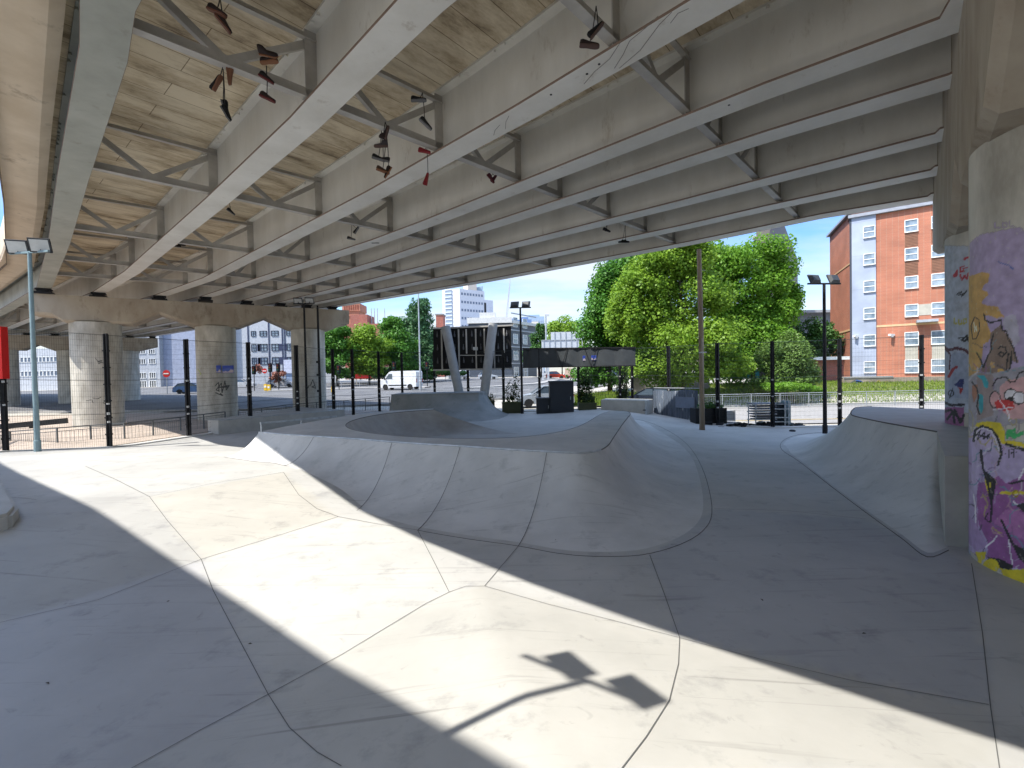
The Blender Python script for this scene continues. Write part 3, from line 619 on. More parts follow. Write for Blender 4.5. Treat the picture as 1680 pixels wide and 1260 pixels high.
for fi, (a, b) in enumerate(flines):
    X = [isect(i, a, b) for i in range(8)]
    for i in range(7):
        if not X[i] or not X[i+1]: continue
        p = X[i][0]; q = X[i+1][0]; d = (q-p).normalized(); L_ = (q-p).length
        if L_ > 5.5: continue
        p = p+d*.03; q = q-d*.03; mb = MB()
        zl = ZB+.12; zu = ZTOP-.22
        # lower chord: angle with flat leg below
        mb.beam(p+Vector((0, 0, zl)), q+Vector((0, 0, zl)), .17, .018); mb.beam(p+Vector((0, 0, zl+.1)), q+Vector((0, 0, zl+.1)), .02, .18)
        mb.beam(p+Vector((0, 0, zu)), q+Vector((0, 0, zu)), .11, .015); mb.beam(p+Vector((0, 0, zu+.05)), q+Vector((0, 0, zu+.05)), .015, .11)
        mid = (p+q)/2+Vector((0, 0, zl+.14)); nn = Vector((-d.y, d.x, 0))*.03
        mb.beam(p+d*.12+Vector((0, 0, zu-.05))+nn, mid-d*.04+nn, .03, .13)
        mb.beam(q-d*.12+Vector((0, 0, zu-.05))+nn, mid+d*.04+nn, .03, .13); mb.beam(p+d*.12+Vector((0, 0, zu-.11))+nn*2.5, mid-d*.04+nn*2.5+Vector((0, 0, -.06)), .10, .015); mb.beam(q-d*.12+Vector((0, 0, zu-.11))+nn*2.5, mid+d*.04+nn*2.5+Vector((0, 0, -.06)), .10, .015)
        for e in (p+d*.14+Vector((0, 0, zu-.03)), q-d*.14+Vector((0, 0, zu-.03)), mid-d*.12, mid+d*.12): boltrow(mb, e+nn*1.4, d)
        # stiffener plates on the two webs
        mb.beam(p+Vector((0, 0, ZB+.06)), p+Vector((0, 0, ZTOP-.06)), .02, .2, Vector((-d.y, d.x, 0)).cross(Vector((0, 0, 1)))) if False else None
        for e in (p+d*.10, q-d*.10): mb.beam(e+Vector((0, 0, ZB+.055)), e+Vector((0, 0, ZTOP-.055)), .02, .22, d)
        wbuild(mb, 'cross_frame', MT['steel_dark'], vd)

# piers: crosshead + columns + bearings
def crosshead(p0, p1, w, prof, ztop, s_side=0):
    d = (p1-p0).normalized(); n_ = Vector((-d.y, d.x, 0)); L_ = (p1-p0).length; mb = MB(); rows = []
    for t, zb in prof:
        c = p0+d*t; a = c+n_*w/2; b = c-n_*w/2; ch = .12
        rows.append([(a.x, a.y, zb+ch), (c.x+n_.x*(w/2-ch), c.y+n_.y*(w/2-ch), zb), (c.x-n_.x*(w/2-ch), c.y-n_.y*(w/2-ch), zb), (b.x, b.y, zb+ch), (b.x, b.y, ztop), (a.x, a.y, ztop)])
    mb.loft(rows, closed=True); n = 6; mb.f.append(tuple(range(n))); mb.f.append(tuple(len(mb.v)-n+k for k in range(n)))
    return wbuild(mb, 'crosshead', MT['bridgeconc'], vd)
LA = (capA[1]-capA[0]).length
zc = 5.76; 
crosshead(capA[0], capA[1], 1.9, [(0, 6.15), (.9, 6.1), (1.35, zc), (4.3, zc), (5.6, 6.42), (7.3, zc), (9.7, zc), (11.2, 6.45), (12.7, zc), (15.2, zc), (LA-.3, 6.2), (LA, 6.25)], 7.22)
crosshead(capB[0], capB[1], 1.9, [(0, 6.2), (1.2, zc), (4.2, zc), (5.2, 6.3), (6.3, zc), (9.2, zc), (10.2, 6.3), (11.3, zc), (13, zc), ((capB[1]-capB[0]).length, 6.3)], 7.22)
p0 = PS(-1.2, -1.75, 0); p1 = PS(19.7, -1.75, 0)
crosshead(p0, p1, 2.28, [(0, 5.9), (3.2, 4.98), (5.8, 4.98), (7.0, 5.7), (8.2, 4.98), (10.9, 4.98), (12.1, 5.75), (13.3, 4.98), (15.9, 4.98), (16.9, 5.2), (20.9, 5.85)], ZTOP+.0)
for i, (pre, main, post) in enumerate(gw):
    for c in (main[-1], post[0]):
        mb = MB(); d = Vector((-.8, .6, 0)); mb.box((c.x, c.y, 7.27), (.75, .75, .1), rz=.6); mb.box((c.x, c.y, 7.39), (.5, .5, .2), rz=.6); mb.box((c.x, c.y, 7.465), (.62, .62, .07), rz=.6)
        wbuild(mb, 'bearing', MT['black'], vd)

# ---------------------------------------------------------------- painted columns
def seg_d(P, a, b):
    a = np.array(a); b = np.array(b); ab = b-a; L2 = (ab**2).sum()+1e-9
    t = np.clip(((P-a)@ab)/L2, 0, 1); return np.hypot(*(P-(a+t[:, None]*ab)).T)
def inpoly_np(P, poly):
    x, y = P[:, 0], P[:, 1]; c = np.zeros(len(P), bool); n = len(poly)
    for i in range(n):
        x1, y1 = poly[i]; x2, y2 = poly[(i+1) % n]
        if y1 == y2: continue
        m_ = ((y1 > y) != (y2 > y)) & (x < (x2-x1)*(y-y1)/(y2-y1)+x1); c ^= m_
    return c
def paint(P, items):                 # P: photo positions; returns rgba
    out = np.zeros((len(P), 4)); 
    jit = np.sin(P[:, 0]*1.7+P[:, 1]*.9)*.35+np.sin(P[:, 1]*2.3-P[:, 0]*.8)*.3
    for it in items:
        k = it[0]; c = it[1]; a_ = it[3] if len(it) > 3 else 1
        if k == 'p': m_ = inpoly_np(P+jit[:, None]*.7, it[2])
        else:
            w = it[0]; pts = it[2]; dm = np.full(len(P), 1e9)
            for a, b in zip(pts[:-1], pts[1:]): dm = np.minimum(dm, seg_d(P, a, b))
            m_ = dm < w*(1+.25*jit)
        al = a_*m_
        out[:, :3] = out[:, :3]*(1-al)[:, None]+np.array(c)[None]*al[:, None]; out[:, 3] = np.maximum(out[:, 3], al)
    return out
def concpaint():
    M = bpy.data.materials.new('painted column'); M.use_nodes = True; N, L, B = nodes(M); B.inputs['Roughness'].default_value = .6
    t = N.new('ShaderNodeTexCoord'); sc = N.new('ShaderNodeMapping'); sc.inputs['Scale'].default_value = (1, 1, .4); L.new(t.outputs['Object'], sc.inputs[0])
    n1 = N.new('ShaderNodeTexNoise'); n1.inputs['Scale'].default_value = 1.6; n1.inputs['Detail'].default_value = 9; n1.inputs['Roughness'].default_value = .65; L.new(sc.outputs[0], n1.inputs['Vector'])
    rp = N.new('ShaderNodeValToRGB'); rp.color_ramp.elements[0].position = .33; rp.color_ramp.elements[0].color = (.32, .30, .255, 1); rp.color_ramp.elements[1].position = .62; rp.color_ramp.elements[1].color = (.58, .555, .49, 1); L.new(n1.outputs[0], rp.inputs[0])
    at = N.new('ShaderNodeAttribute'); at.attribute_name = 'paint'
    n2 = N.new('ShaderNodeTexNoise'); n2.inputs['Scale'].default_value = 9; n2.inputs['Detail'].default_value = 6; L.new(t.outputs['Object'], n2.inputs['Vector'])
    r2 = N.new('ShaderNodeMapRange'); r2.inputs[1].default_value = .3; r2.inputs[2].default_value = .7; r2.inputs[3].default_value = .78; r2.inputs[4].default_value = 1.15; L.new(n2.outputs[0], r2.inputs[0])
    hs = N.new('ShaderNodeHueSaturation'); L.new(at.outputs['Color'], hs.inputs['Color']); L.new(r2.outputs[0], hs.inputs['Value'])
    x_ = N.new('ShaderNodeMix'); x_.data_type = 'RGBA'; n4 = N.new('ShaderNodeTexNoise'); n4.inputs['Scale'].default_value = 22; n4.inputs['Detail'].default_value = 6; L.new(t.outputs['Object'], n4.inputs['Vector'])
    r4 = N.new('ShaderNodeMapRange'); r4.inputs[1].default_value = .62; r4.inputs[2].default_value = .72; r4.inputs[3].default_value = .96; r4.inputs[4].default_value = .45; L.new(n4.outputs[0], r4.inputs[0])
    m4 = N.new('ShaderNodeMath'); m4.operation = 'MULTIPLY'; L.new(at.outputs['Alpha'], m4.inputs[0]); L.new(r4.outputs[0], m4.inputs[1]); L.new(m4.outputs[0], x_.inputs[0]); L.new(rp.outputs[0], x_.inputs[6]); L.new(hs.outputs[0], x_.inputs[7]); L.new(x_.outputs[2], B.inputs['Base Color'])
    return M
MT['column'] = concpaint()
def column(c, r, z0, z1, items=None, res=.012, label=None):
    # fine grid only on the half that faces the skatepark
    c = Vector(c); face = math.atan2(-c.y, -c.x); th = []
    if items:
        n = int(r*math.radians(170)/res); th = [face-math.radians(85)+math.radians(170)*k/n for k in range(n+1)]+[face+math.radians(85)+math.radians(190)*k/16 for k in range(1, 16)]
        nz_ = int((z1-z0)/res)
    else: th = [2*math.pi*k/56 for k in range(56)]; nz_ = 6
    th = np.array(th); zs = np.linspace(z0, z1, nz_+1); T, Z = np.meshgrid(th, zs)
    V = np.stack([c.x+r*np.cos(T), c.y+r*np.sin(T), Z], -1).reshape(-1, 3); n = len(th)
    i = np.arange(nz_)[:, None]*n; j = np.arange(n)[None]; jn = (j+1) % n
    Fq = np.stack([i+j, i+jn, i+n+jn, i+n+j], -1).reshape(-1, 4)
    me = bpy.data.meshes.new('column'); me.vertices.add(len(V)); me.vertices.foreach_set('co', V.ravel()); me.loops.add(Fq.size); me.loops.foreach_set('vertex_index', Fq.ravel().astype(np.int32))
    me.polygons.add(len(Fq)); me.polygons.foreach_set('loop_start', np.arange(0, Fq.size, 4).astype(np.int32)); me.polygons.foreach_set('use_smooth', np.ones(len(Fq), bool)); me.update(calc_edges=True)
    col = np.zeros((len(V), 4))
    if items:
        v = V-np.array(CAM); f_ = np.array(cf); d = v@f_; P = np.stack([840+F*(v@np.array(cr))/d, 630-F*(v@np.array(cu))/d], -1)
        nrm = np.stack([np.cos(T), np.sin(T)], -1).reshape(-1, 2); vis = ((V[:, :2]*-1)*nrm).sum(1) > 0
        col = paint(P, items)*vis[:, None]
    a_ = me.color_attributes.new('paint', 'FLOAT_COLOR', 'POINT'); a_.data.foreach_set('color', col.ravel().astype(np.float32))
    me.materials.append(MT['column']); o = bpy.data.objects.new('column', me); S.collection.objects.link(o); o.parent = vd; o.location = -vd.location
    if label: o['label'] = label
    return o
a4 = lambda *p: [(1530+x/4.2, 320+y/4.2) for x, y in p]
b3 = lambda *p: [(1530+x/3.313, 600+y/3.313) for x, y in p]
LIL = (.40, .325, .50); ORG = (.56, .34, .10); BRN = (.24, .17, .13); BLK = (.012, .012, .015); MAG = (.26, .07, .24); YEL = (.68, .55, .02); WHT = (.75, .73, .76); PNK = (.62, .36, .36); TEAL = (.03, .36, .42); GRY = (.33, .32, .36)
LG = (.44, .36, .55)
def ell(cx, cy, rx, ry, n=18, f=b3): return f(*[(cx+rx*math.cos(2*math.pi*k/n), cy+ry*math.sin(2*math.pi*k/n)) for k in range(n+1)])
front = [('p', LIL, a4((255, 335), (300, 290), (345, 268), (400, 258), (500, 238), (600, 218), (640, 255), (700, 250), (700, 1160), (560, 1200), (250, 1260))),
 (1.1, LIL, a4((430, 190), (430, 225), (465, 225))), (1.1, LIL, a4((480, 190), (510, 190), (510, 220), (480, 220), (480, 190))), (1.1, LIL, a4((530, 185), (530, 215), (560, 215))),
 ('p', ORG, a4((250, 560), (300, 545), (340, 530), (392, 538), (385, 600), (350, 625), (340, 650), (380, 668), (384, 690), (355, 715), (335, 745), (380, 762), (450, 765), (470, 810), (500, 838), (440, 850), (400, 830), (362, 830), (380, 890), (405, 960), (385, 1010), (350, 1030), (335, 1180), (300, 1260), (250, 1260))),
 ('p', (.45, .43, .52), a4((500, 840), (540, 820), (575, 830), (590, 900), (600, 1000), (560, 1060), (520, 960), (480, 880))),
 ('p', BRN, a4((395, 960), (420, 930), (470, 895), (490, 940), (540, 990), (570, 1080), (596, 1160), (540, 1140), (530, 1260), (320, 1260), (345, 1170), (385, 1100), (400, 1040))),
 (.9, (.08, .13, .4), a4((450, 455), (470, 470), (520, 480), (545, 500), (560, 515))), (1.6, (.08, .13, .4), a4((540, 495), (556, 512))),
 (1.3, BLK, a4((355, 820), (360, 860), (400, 880), (470, 860), (480, 930), (510, 940), (520, 990), (545, 1030), (560, 1060), (580, 1150))),
 (1.2, BLK, a4((420, 960), (400, 1030), (410, 1060), (380, 1110), (350, 1190), (330, 1130), (300, 1080))),
 (.8, BLK, a4((290, 840), (320, 860), (325, 930), (300, 990), (275, 990), (265, 900), (290, 840))), (.7, (.8, .85, .7), a4((285, 880), (290, 940), (300, 900), (305, 940))),
 (1.2, BLK, a4((450, 1060), (470, 1040), (500, 1050), (510, 1080), (480, 1115), (455, 1100), (465, 1080), (490, 1090))), (1.5, BLK, a4((525, 1090), (510, 1160), (515, 1230), (535, 1190), (545, 1080))),
 ('p', ORG, a4((400, 1150), (430, 1150), (430, 1190), (400, 1190))), ('p', (.65, .4, .08), a4((450, 1200), (490, 1195), (495, 1230), (440, 1240))),
 # middle band: pale patches and outlines
 ('p', GRY, b3((190, 60), (260, 30), (330, 40), (497, 0), (497, 310), (340, 330), (190, 330))), ('p', (.30, .24, .23), b3((240, 40), (330, 50), (330, 270), (240, 300))),
 ('p', TEAL, b3((240, 55), (280, 50), (305, 90), (300, 125), (280, 115), (270, 80))), ('p', TEAL, b3((250, 150), (275, 160), (275, 240), (262, 262), (252, 230))),
 ('p', (.4, .18, .1), b3((215, 110), (245, 100), (240, 170), (225, 200), (215, 160))), (1.2, BLK, b3((215, 90), (240, 120), (250, 170), (240, 220), (255, 265))),
 ('p', PNK, b3((365, 110), (400, 85), (497, 60), (560, 70), (560, 290), (430, 290), (360, 230))),
 ('p', PNK, ell(340, 185, 30, 45)), (.9, BLK, ell(340, 185, 30, 45)), ('p', WHT, ell(425, 160, 34, 34)), (1.1, BLK, ell(425, 160, 34, 34)), ('p', WHT, ell(470, 175, 34, 34)), (1.1, BLK, ell(470, 175, 34, 34)), ('p', BLK, ell(425, 180, 18, 13)),
 ('p', (.55, .03, .03), b3((335, 200), (365, 180), (440, 195), (446, 230), (400, 250), (350, 235))), (1.2, BLK, b3((325, 110), (350, 70), (400, 60), (420, 90), (450, 85), (470, 40), (497, 30))),
 (.8, WHT, b3((330, 240), (440, 225))), (.8, WHT, b3((360, 180), (410, 250), (420, 300))),
 # big letter shapes
 ('p', LG, b3((185, 400), (240, 330), (320, 330), (370, 400), (400, 440), (520, 440), (560, 1130), (440, 1110), (300, 1060), (190, 1000))),
 ('p', (.30, .10, .30), b3((235, 640), (330, 620), (400, 560), (560, 560), (560, 1130), (420, 1090), (300, 1040), (300, 960), (250, 860))), ('p', (.42, .16, .38), b3((330, 850), (400, 780), (470, 790), (560, 850), (560, 980), (400, 900))),
 ('p', (.50, .42, .60), b3((220, 400), (260, 350), (330, 370), (370, 450), (350, 600), (330, 500), (270, 430), (240, 700), (205, 700))),
 ('p', LG, b3((375, 470), (410, 440), (497, 450), (480, 600), (400, 640), (360, 600))), ('p', (.40, .28, .48), b3((190, 800), (235, 860), (300, 980), (240, 1010), (190, 960))),
 ('p', YEL, b3((230, 330), (240, 310), (300, 303), (370, 310), (395, 360), (392, 410), (440, 405), (560, 440), (560, 462), (430, 428), (375, 425), (350, 370), (300, 330))),
 (2.0, BLK, b3((222, 410), (232, 350), (270, 328), (320, 345), (350, 385), (370, 440), (374, 480), (355, 540))), (2.2, BLK, b3((400, 425), (440, 440), (560, 475))),
 (.9, WHT, b3((232, 400), (245, 350), (275, 338), (318, 355), (345, 400), (362, 460))),
 ('p', BLK, b3((272, 560), (290, 575), (347, 622), (335, 700), (322, 760), (300, 690))), ('p', YEL, b3((283, 612), (318, 640), (308, 712), (290, 660))), (.6, BLK, b3((292, 635), (308, 655), (303, 685))),
 (1.8, BLK, b3((263, 462), (275, 560), (300, 640), (322, 760), (315, 850))), (2.5, BLK, b3((263, 462), (268, 520))),
 (.9, BLK, b3((232, 385), (260, 350), (245, 400), (285, 360), (275, 400), (310, 370), (300, 395), (235, 370), (310, 390))),
 (1.1, WHT, b3((222, 700), (232, 760), (234, 850))), (1.3, WHT, b3((350, 922), (330, 950), (290, 985))), (1.2, WHT, b3((412, 915), (420, 1000), (436, 1085))), (1.3, WHT, b3((440, 738), (497, 792))), (1.3, WHT, b3((470, 615), (497, 560))),
 (2.0, BLK, b3((375, 840), (430, 960), (500, 1070))), (1.6, BLK, b3((420, 640), (500, 625), (560, 620))), ('p', BLK, b3((455, 760), (560, 720), (560, 800), (500, 800))), ('p', BLK, b3((425, 960), (520, 1010), (520, 1080), (470, 1050))),
 (2.2, YEL, b3((372, 692), (400, 688), (420, 695), (450, 690), (497, 690))), (1.2, (.35, .25, 0), ell(452, 695, 16, 16)),
 (.8, BLK, b3((395, 478), (397, 480))), (.9, BLK, b3((412, 455), (414, 500))), (.9, BLK, b3((440, 455), (425, 455), (425, 475), (440, 475), (442, 455), (440, 500))), (.8, BLK, b3((455, 470), (457, 472))),
 ('p', (.04, .42, .12), b3((395, 380), (410, 340), (430, 350), (450, 340), (455, 370), (497, 350), (497, 375), (440, 400), (420, 380), (405, 405))),
 (1.0, BLK, b3((300, 800), (285, 830), (305, 850))), (.6, MAG, b3((245, 700), (265, 700), (250, 740))), (.7, (.25, .1, .3), b3((240, 620), (262, 640))), (1, (.25, .1, .3), b3((260, 650), (270, 690), (255, 720))),
 ('p', BLK, b3((300, 1040), (360, 1050), (440, 1085), (425, 1115), (360, 1095), (300, 1060))),
 ('p', YEL, b3((230, 1012), (290, 1012), (285, 1050), (268, 1060), (262, 1090), (245, 1090), (246, 1050))), ('p', YEL, ell(318, 1088, 44, 40)), ('p', YEL, b3((365, 1100), (420, 1110), (560, 1100), (560, 1250), (430, 1210), (395, 1170))),
 (1.6, (.3, .36, .45), b3((186, 960), (200, 1020), (226, 1090))), (1.2, BLK, b3((184, 975), (196, 1050), (228, 1095))), (1.0, BLK, b3((320, 1170), (350, 1150), (362, 1180)))]
BLW = (.42, .47, .56)
rs_ = random.Random(21); pal = [(.30, .12, .28), (.05, .05, .07), (.60, .58, .62), (.10, .30, .36), (.50, .30, .34), (.22, .16, .30), (.45, .38, .12), (.36, .30, .42)]
def scr(x0, x1, y0, y1, n, al):
    out = []
    for _ in range(n):
        x, y = rs_.uniform(x0, x1), rs_.uniform(y0, y1); pts = [(x, y)]; a = rs_.uniform(0, 6.3)
        for _k in range(rs_.randint(3, 7)): a += rs_.uniform(-1.1, 1.1); L_ = rs_.uniform(3, 9); x += math.cos(a)*L_; y += math.sin(a)*L_*1.3; pts.append((x, y))
        out.append((rs_.uniform(.4, 1.5), rs_.choice(pal), pts, al))
    return out
kk_ = next(i for i, q in enumerate(front) if q[1] == LG)
front = front[:kk_+4]+scr(1588, 1680, 705, 940, 70, .75)+front[kk_+4:]
front = front[:18]+scr(1588, 1675, 560, 700, 34, .7)+front[18:]
rear = [('p', BLW, a4((60, 345), (120, 350), (260, 350), (260, 1500), (60, 1500))), (2.0, (.45, .03, .05), a4((220, 440), (245, 430))), (1.5, (.45, .03, .05), a4((145, 555), (170, 520), (165, 560), (150, 560))), (1.3, (.45, .03, .05), a4((215, 490), (190, 500), (190, 530), (215, 525), (212, 505), (235, 500))),
 (1.6, (.45, .03, .05), a4((190, 550), (205, 585), (220, 555), (235, 580), (248, 540))), (1.0, BLK, a4((165, 685), (200, 665), (190, 690), (225, 670), (200, 700), (235, 660))), (.8, BLK, a4((185, 665), (180, 690))),
 (1.2, (.45, .42, .08), a4((150, 850), (150, 885), (165, 885))), (1.2, (.45, .42, .08), a4((180, 860), (182, 890), (200, 888), (200, 860))), (1.2, (.45, .42, .08), a4((215, 855), (212, 885), (235, 880), (235, 855), (215, 855))),
 ('p', (.3, .3, .33), a4((150, 740), (240, 740), (240, 800), (160, 800)), .3), (1.4, BLK, a4((178, 985), (240, 980), (225, 1010), (200, 1000), (240, 965), (245, 1005))),
 (2.4, (.08, .01, .02), a4((78, 1045), (110, 1070), (160, 1055), (215, 1065), (250, 1090))), (1.4, (.08, .01, .02), a4((85, 1060), (125, 1100), (115, 1200))), ('p', (.33, .38, .5), a4((125, 1100), (160, 1080), (245, 1100), (250, 1400), (110, 1400))),
 (2.2, (.35, .02, .02), b3((88, 60), (110, 20), (130, 5))), ('p', (.02, .03, .15), b3((115, 105), (150, 75), (172, 70), (165, 120), (140, 115))), ('p', (.35, .02, .02), b3((135, 118), (168, 122), (150, 165), (146, 130))), (.8, BLK, ell(100, 150, 14, 16)), (.8, BLK, b3((110, 125), (92, 175))),
 (2.0, BLK, b3((55, 195), (100, 215), (172, 212))), ('p', (.30, .10, .25), b3((52, 225), (172, 225), (172, 330), (52, 330))), (2.0, BLK, b3((60, 250), (100, 240), (160, 300))), (2.0, BLK, b3((80, 290), (110, 250), (120, 310))), (2.0, BLK, b3((120, 240), (150, 310), (170, 270)))]
sB = lambda k: PS(k, -1.75, 0)
column(sB(8.33), 1.15, -.3, 5.0, front, .0125, 'column with a purple top and layered bright graffiti')
column(sB(13.4), 1.15, -.5, 5.0, rear, .02, 'pale painted column with red and black tags')
column(sB(3.26), 1.15, -.3, 5.0)
z2 = lambda ox, oy, s: (lambda *p: [(ox+x/s, oy+y/s) for x, y in p])
q2 = z2(0, 380, 3.315); q3 = z2(300, 480, 4.2)
dA = (capA[1]-capA[0]).normalized(); TAG = (.05, .05, .05)
t1 = [(.5, TAG, q2((520, 690), (540, 720), (555, 700), (530, 705), (565, 715))), (.5, TAG, q2((470, 920), (500, 915), (505, 930))), (.5, TAG, q2((505, 905), (530, 910), (550, 900))), (.5, TAG, q2((560, 930), (580, 940))), ('p', (.5, .47, .42), q2((355, 770), (370, 775), (400, 1080), (370, 1080)))]
t2 = [(.8, TAG, q3((225, 640), (245, 620), (250, 680), (230, 670), (265, 625), (270, 690), (290, 610), (300, 670), (320, 640), (240, 655), (310, 650))), (.9, TAG, q3((225, 690), (250, 700), (275, 710), (260, 695))), (.5, (.5, .6, .1), q3((105, 530), (125, 560), (115, 570)))]
t3 = [(.6, TAG, q3((855, 620), (850, 670), (870, 640), (860, 660))), (.7, TAG, q3((880, 640), (895, 600), (910, 640), (890, 650), (915, 660), (900, 610)))]
column(capA[0]+dA*2.55, 1.16, -.4, 5.8, t1, .03, 'pale column with a few small tags')
column(capA[0]+dA*8.4, 1.12, -.4, 5.8, t2, .025, 'brown column with a scribbled black tag')
column(capA[0]+dA*13.9, 1.1, -.4, 5.8, t3, .03, 'column behind the two thin lamp poles')
dB = (capB[1]-capB[0]).normalized()
for t in (2.6, 7.6, 12.0): column(capB[0]+dB*t, 1.15, -.4, 5.8)

# neighbouring deck behind the camera (the far side of the sunlit gap)
nv = thing('viaduct', 'second parallel road deck beyond the sunlit gap to the left', 'bridge', (-12, -8, 0))
NE = offv(R[0], lambda p: -5.62-.17*min(14, max(0, along(p))))
mb = MB(); sweep(mb, NE, [(0, ZTOP-.3), (0, ZTOP+1.25), (-.2, ZTOP+1.25), (-.2, ZTOP+.34), (-9, ZTOP+.34), (-9, ZTOP+.02), (-.8, ZTOP+.02), (-.6, ZTOP-.3)]); wbuild(mb, 'deck', MT['edgeconc'], nv)
for u in (-2.6, -5.1, -7.6):
    mb = MB(); sweep(mb, offs(R[0], -5.55+u), [(-.28, ZB), (.28, ZB), (.28, ZB+.05), (.02, ZB+.07), (.02, ZTOP), (-.02, ZTOP), (-.02, ZB+.07), (-.28, ZB+.05)]); wbuild(mb, 'girder', MT['steel'], nv)
# small caps on its parapet that throw the bumps in the shadow edge
for k in range(4, 16):
    a = NE[k]; 
    mb = MB(); mb.box((a.x-.1, a.y-.1, ZTOP+1.3), (.14, .14, .12), rz=.8); wbuild(mb, 'parapet_cap', MT['edgeconc'], nv)
# ================================================================== security fence
sf = thing('security_fence', 'tall black wire mesh sports fence round the skatepark', 'fence', (posts[0].x, posts[0].y, 0))
tops = []
for k, (p, (x, t, b)) in enumerate(zip(posts, FP)):
    mb = MB(); d = (posts[min(k+1, len(posts)-1)]-posts[max(k-1, 0)]); d.z = 0; d.normalize(); rz = math.atan2(d.y, d.x)
    n_ = Vector((-d.y, d.x, 0)); z1 = p.z+FH
    mb.box((p.x, p.y, (p.z-.3+z1)/2), (.16, .06, z1-p.z+.3), rz); 
    for s in (-.075, .075): mb.box((p.x+n_.x*s, p.y+n_.y*s, (p.z-.3+z1)/2+.02), (.05, .10, z1-p.z+.3), rz)
    for h in (.5, 1.1, 1.7, 2.3, 2.9, 3.5): mb.box((p.x-n_.x*.13*0, p.y-n_.y*.13*0, p.z+h), (.2, .12, .045), rz)
    o = wbuild(mb, 'post', MT['black'], sf)
    tops.append((p, z1))
    for h, s in ((1.25, .05), (1.6, .035), (2.35, .045), (.95, .04)):
        if (k*7+int(h*10)) % 3: q = Vector((p.x, p.y, 0)); tow = (CAM-q); tow.z = 0; tow.normalize(); mb = MB(); mb.box((q.x+tow.x*.135, q.y+tow.y*.135, p.z+h), (.07, .07, s*1.6), rz); wbuild(mb, 'sticker', flat('sticker grey', (.45, .45, .44)), sf)
# red painted cap on the nearest left post
p = posts[0]; mb = MB(); mb.box((p.x, p.y, p.z+3.28), (.22, .22, 1.68), 0); o = wbuild(mb, 'post_cover', flat('red wrap', (.50, .01, .008), .5), sf); o['label'] = 'red wrapped top of the leftmost post'
def wire(mb, a, b, r):
    d = (b-a); x = d.cross(Vector((0, 0, 1))) if abs(d.z) < d.length*.9 else d.cross(Vector((1, 0, 0))); x.normalize(); y = x.cross(d).normalized()
    vs = [p_+(x*math.cos(t)+y*math.sin(t))*r for p_ in (a, b) for t in (0, 2.1, 4.2)]
    mb.add(vs, [(0, 1, 4, 3), (1, 2, 5, 4), (2, 0, 3, 5)])
ext0 = Vector((posts[0].x-.6, posts[0].y-2.6, posts[0].z)); ext1 = Vector((posts[-1].x+2.2, posts[-1].y-1.4, posts[-1].z))
seq = [ext0]+posts+[ext1]
for k in range(len(seq)-1):
    a = seq[k]; b = seq[k+1]; L_ = (b-a).length; n = max(4, int(L_/.058)); mb = MB()
    for i in range(1, n):
        q = a.lerp(b, i/n); wire(mb, q+Vector((0, 0, .05)), q+Vector((0, 0, FH-.02)), .0028)
    for i in range(21):
        h = .05+i*.2; wire(mb, a+Vector((0, 0, h)), b+Vector((0, 0, h)), .0028)
    for h in (.06, 1.22, 2.42, FH-.03): wire(mb, a+Vector((0, 0, h)), b+Vector((0, 0, h)), .008)
    wbuild(mb, 'mesh_panel', MT['wire'], sf)

# ------------------------------------------------------------------ floodlight masts
def mast(label, base, h, half=.38, adir=(1, 0, 0), face=(0, -1), colour='black', sep=None, hs=1.0, tilt=.9, group='floodlight masts', ds=1.0, pr=1.0):
    t = thing('floodlight_mast', label, 'lamp post', base, 0, group)
    ad = Vector(adir).normalized(); mb = MB(); mb.tube([(0, 0, -.1), (0, 0, .35), (0, 0, .36), (0, 0, h)], [.095*pr, .095*pr, .075*pr, .055*pr], 12); mb.box((0, 0, .9), (.05, .16, .45)); mb.build('pole', MT[colour], t, smooth_ang=40)
    mb = MB(); mb.beam(ad*-(half+.3)+Vector((0, 0, h)), ad*(half+.3*pr)+Vector((0, 0, h)), .07*pr, .06*pr); mb.build('crossbar', MT[colour], t)
    for s in (-1, 1):
        c = ad*(half*s)+Vector((0, 0, h+.2)); rz = math.atan2(face[1], face[0])+math.pi/2
        R_ = Matrix.Rotation(rz, 3, 'Z') @ Matrix.Rotation(-tilt, 3, 'X')
        def loc(v): return c+R_ @ Vector(v)
        mb = MB()
        w, d, e = .25*hs, .2*hs*ds, .06*hs      # housing: bowl shaped box facing -z of local frame
        rows = [[loc((-w, -d, -e)), loc((w, -d, -e)), loc((w, d, -e)), loc((-w, d, -e))], [loc((-w, -d, 0)), loc((w, -d, 0)), loc((w, d, 0)), loc((-w, d, 0))], [loc((-w*.7, -d*.6, e*1.6)), loc((w*.7, -d*.6, e*1.6)), loc((w*.7, d*.6, e*1.6)), loc((-w*.7, d*.6, e*1.6))]]
        mb.loft(rows, closed=True); mb.f += [(0, 1, 2, 3), (8, 9, 10, 11)]
        mb.beam(c+Vector((0, 0, -.2)), c, .04, .04, ad)
        hd = mb.build('floodlight', flat('lamp housing', (.05, .055, .06), .5), t)
        mb = MB(); z_ = -e-.004; mb.add([loc((-w*.86, -d*.82, z_)), loc((w*.86, -d*.82, z_)), loc((w*.86, d*.82, z_)), loc((-w*.86, d*.82, z_))], [(0, 1, 2, 3)])
        mb.build('lens', flat('lamp glass', (.55, .57, .55), .15, spec=.8), hd)
    return t
def fixb(P, f=fl): return (P.x, P.y, f(P.x, P.y))
bA = A(62, 745, 15.0); mast('blue grey lamp post with two floodlights, nearest one on the left', fixb(bA), 6.35, .43, (1, -.15, 0), (.35, -1), 'bluegrey', hs=1.1, tilt=1.2)
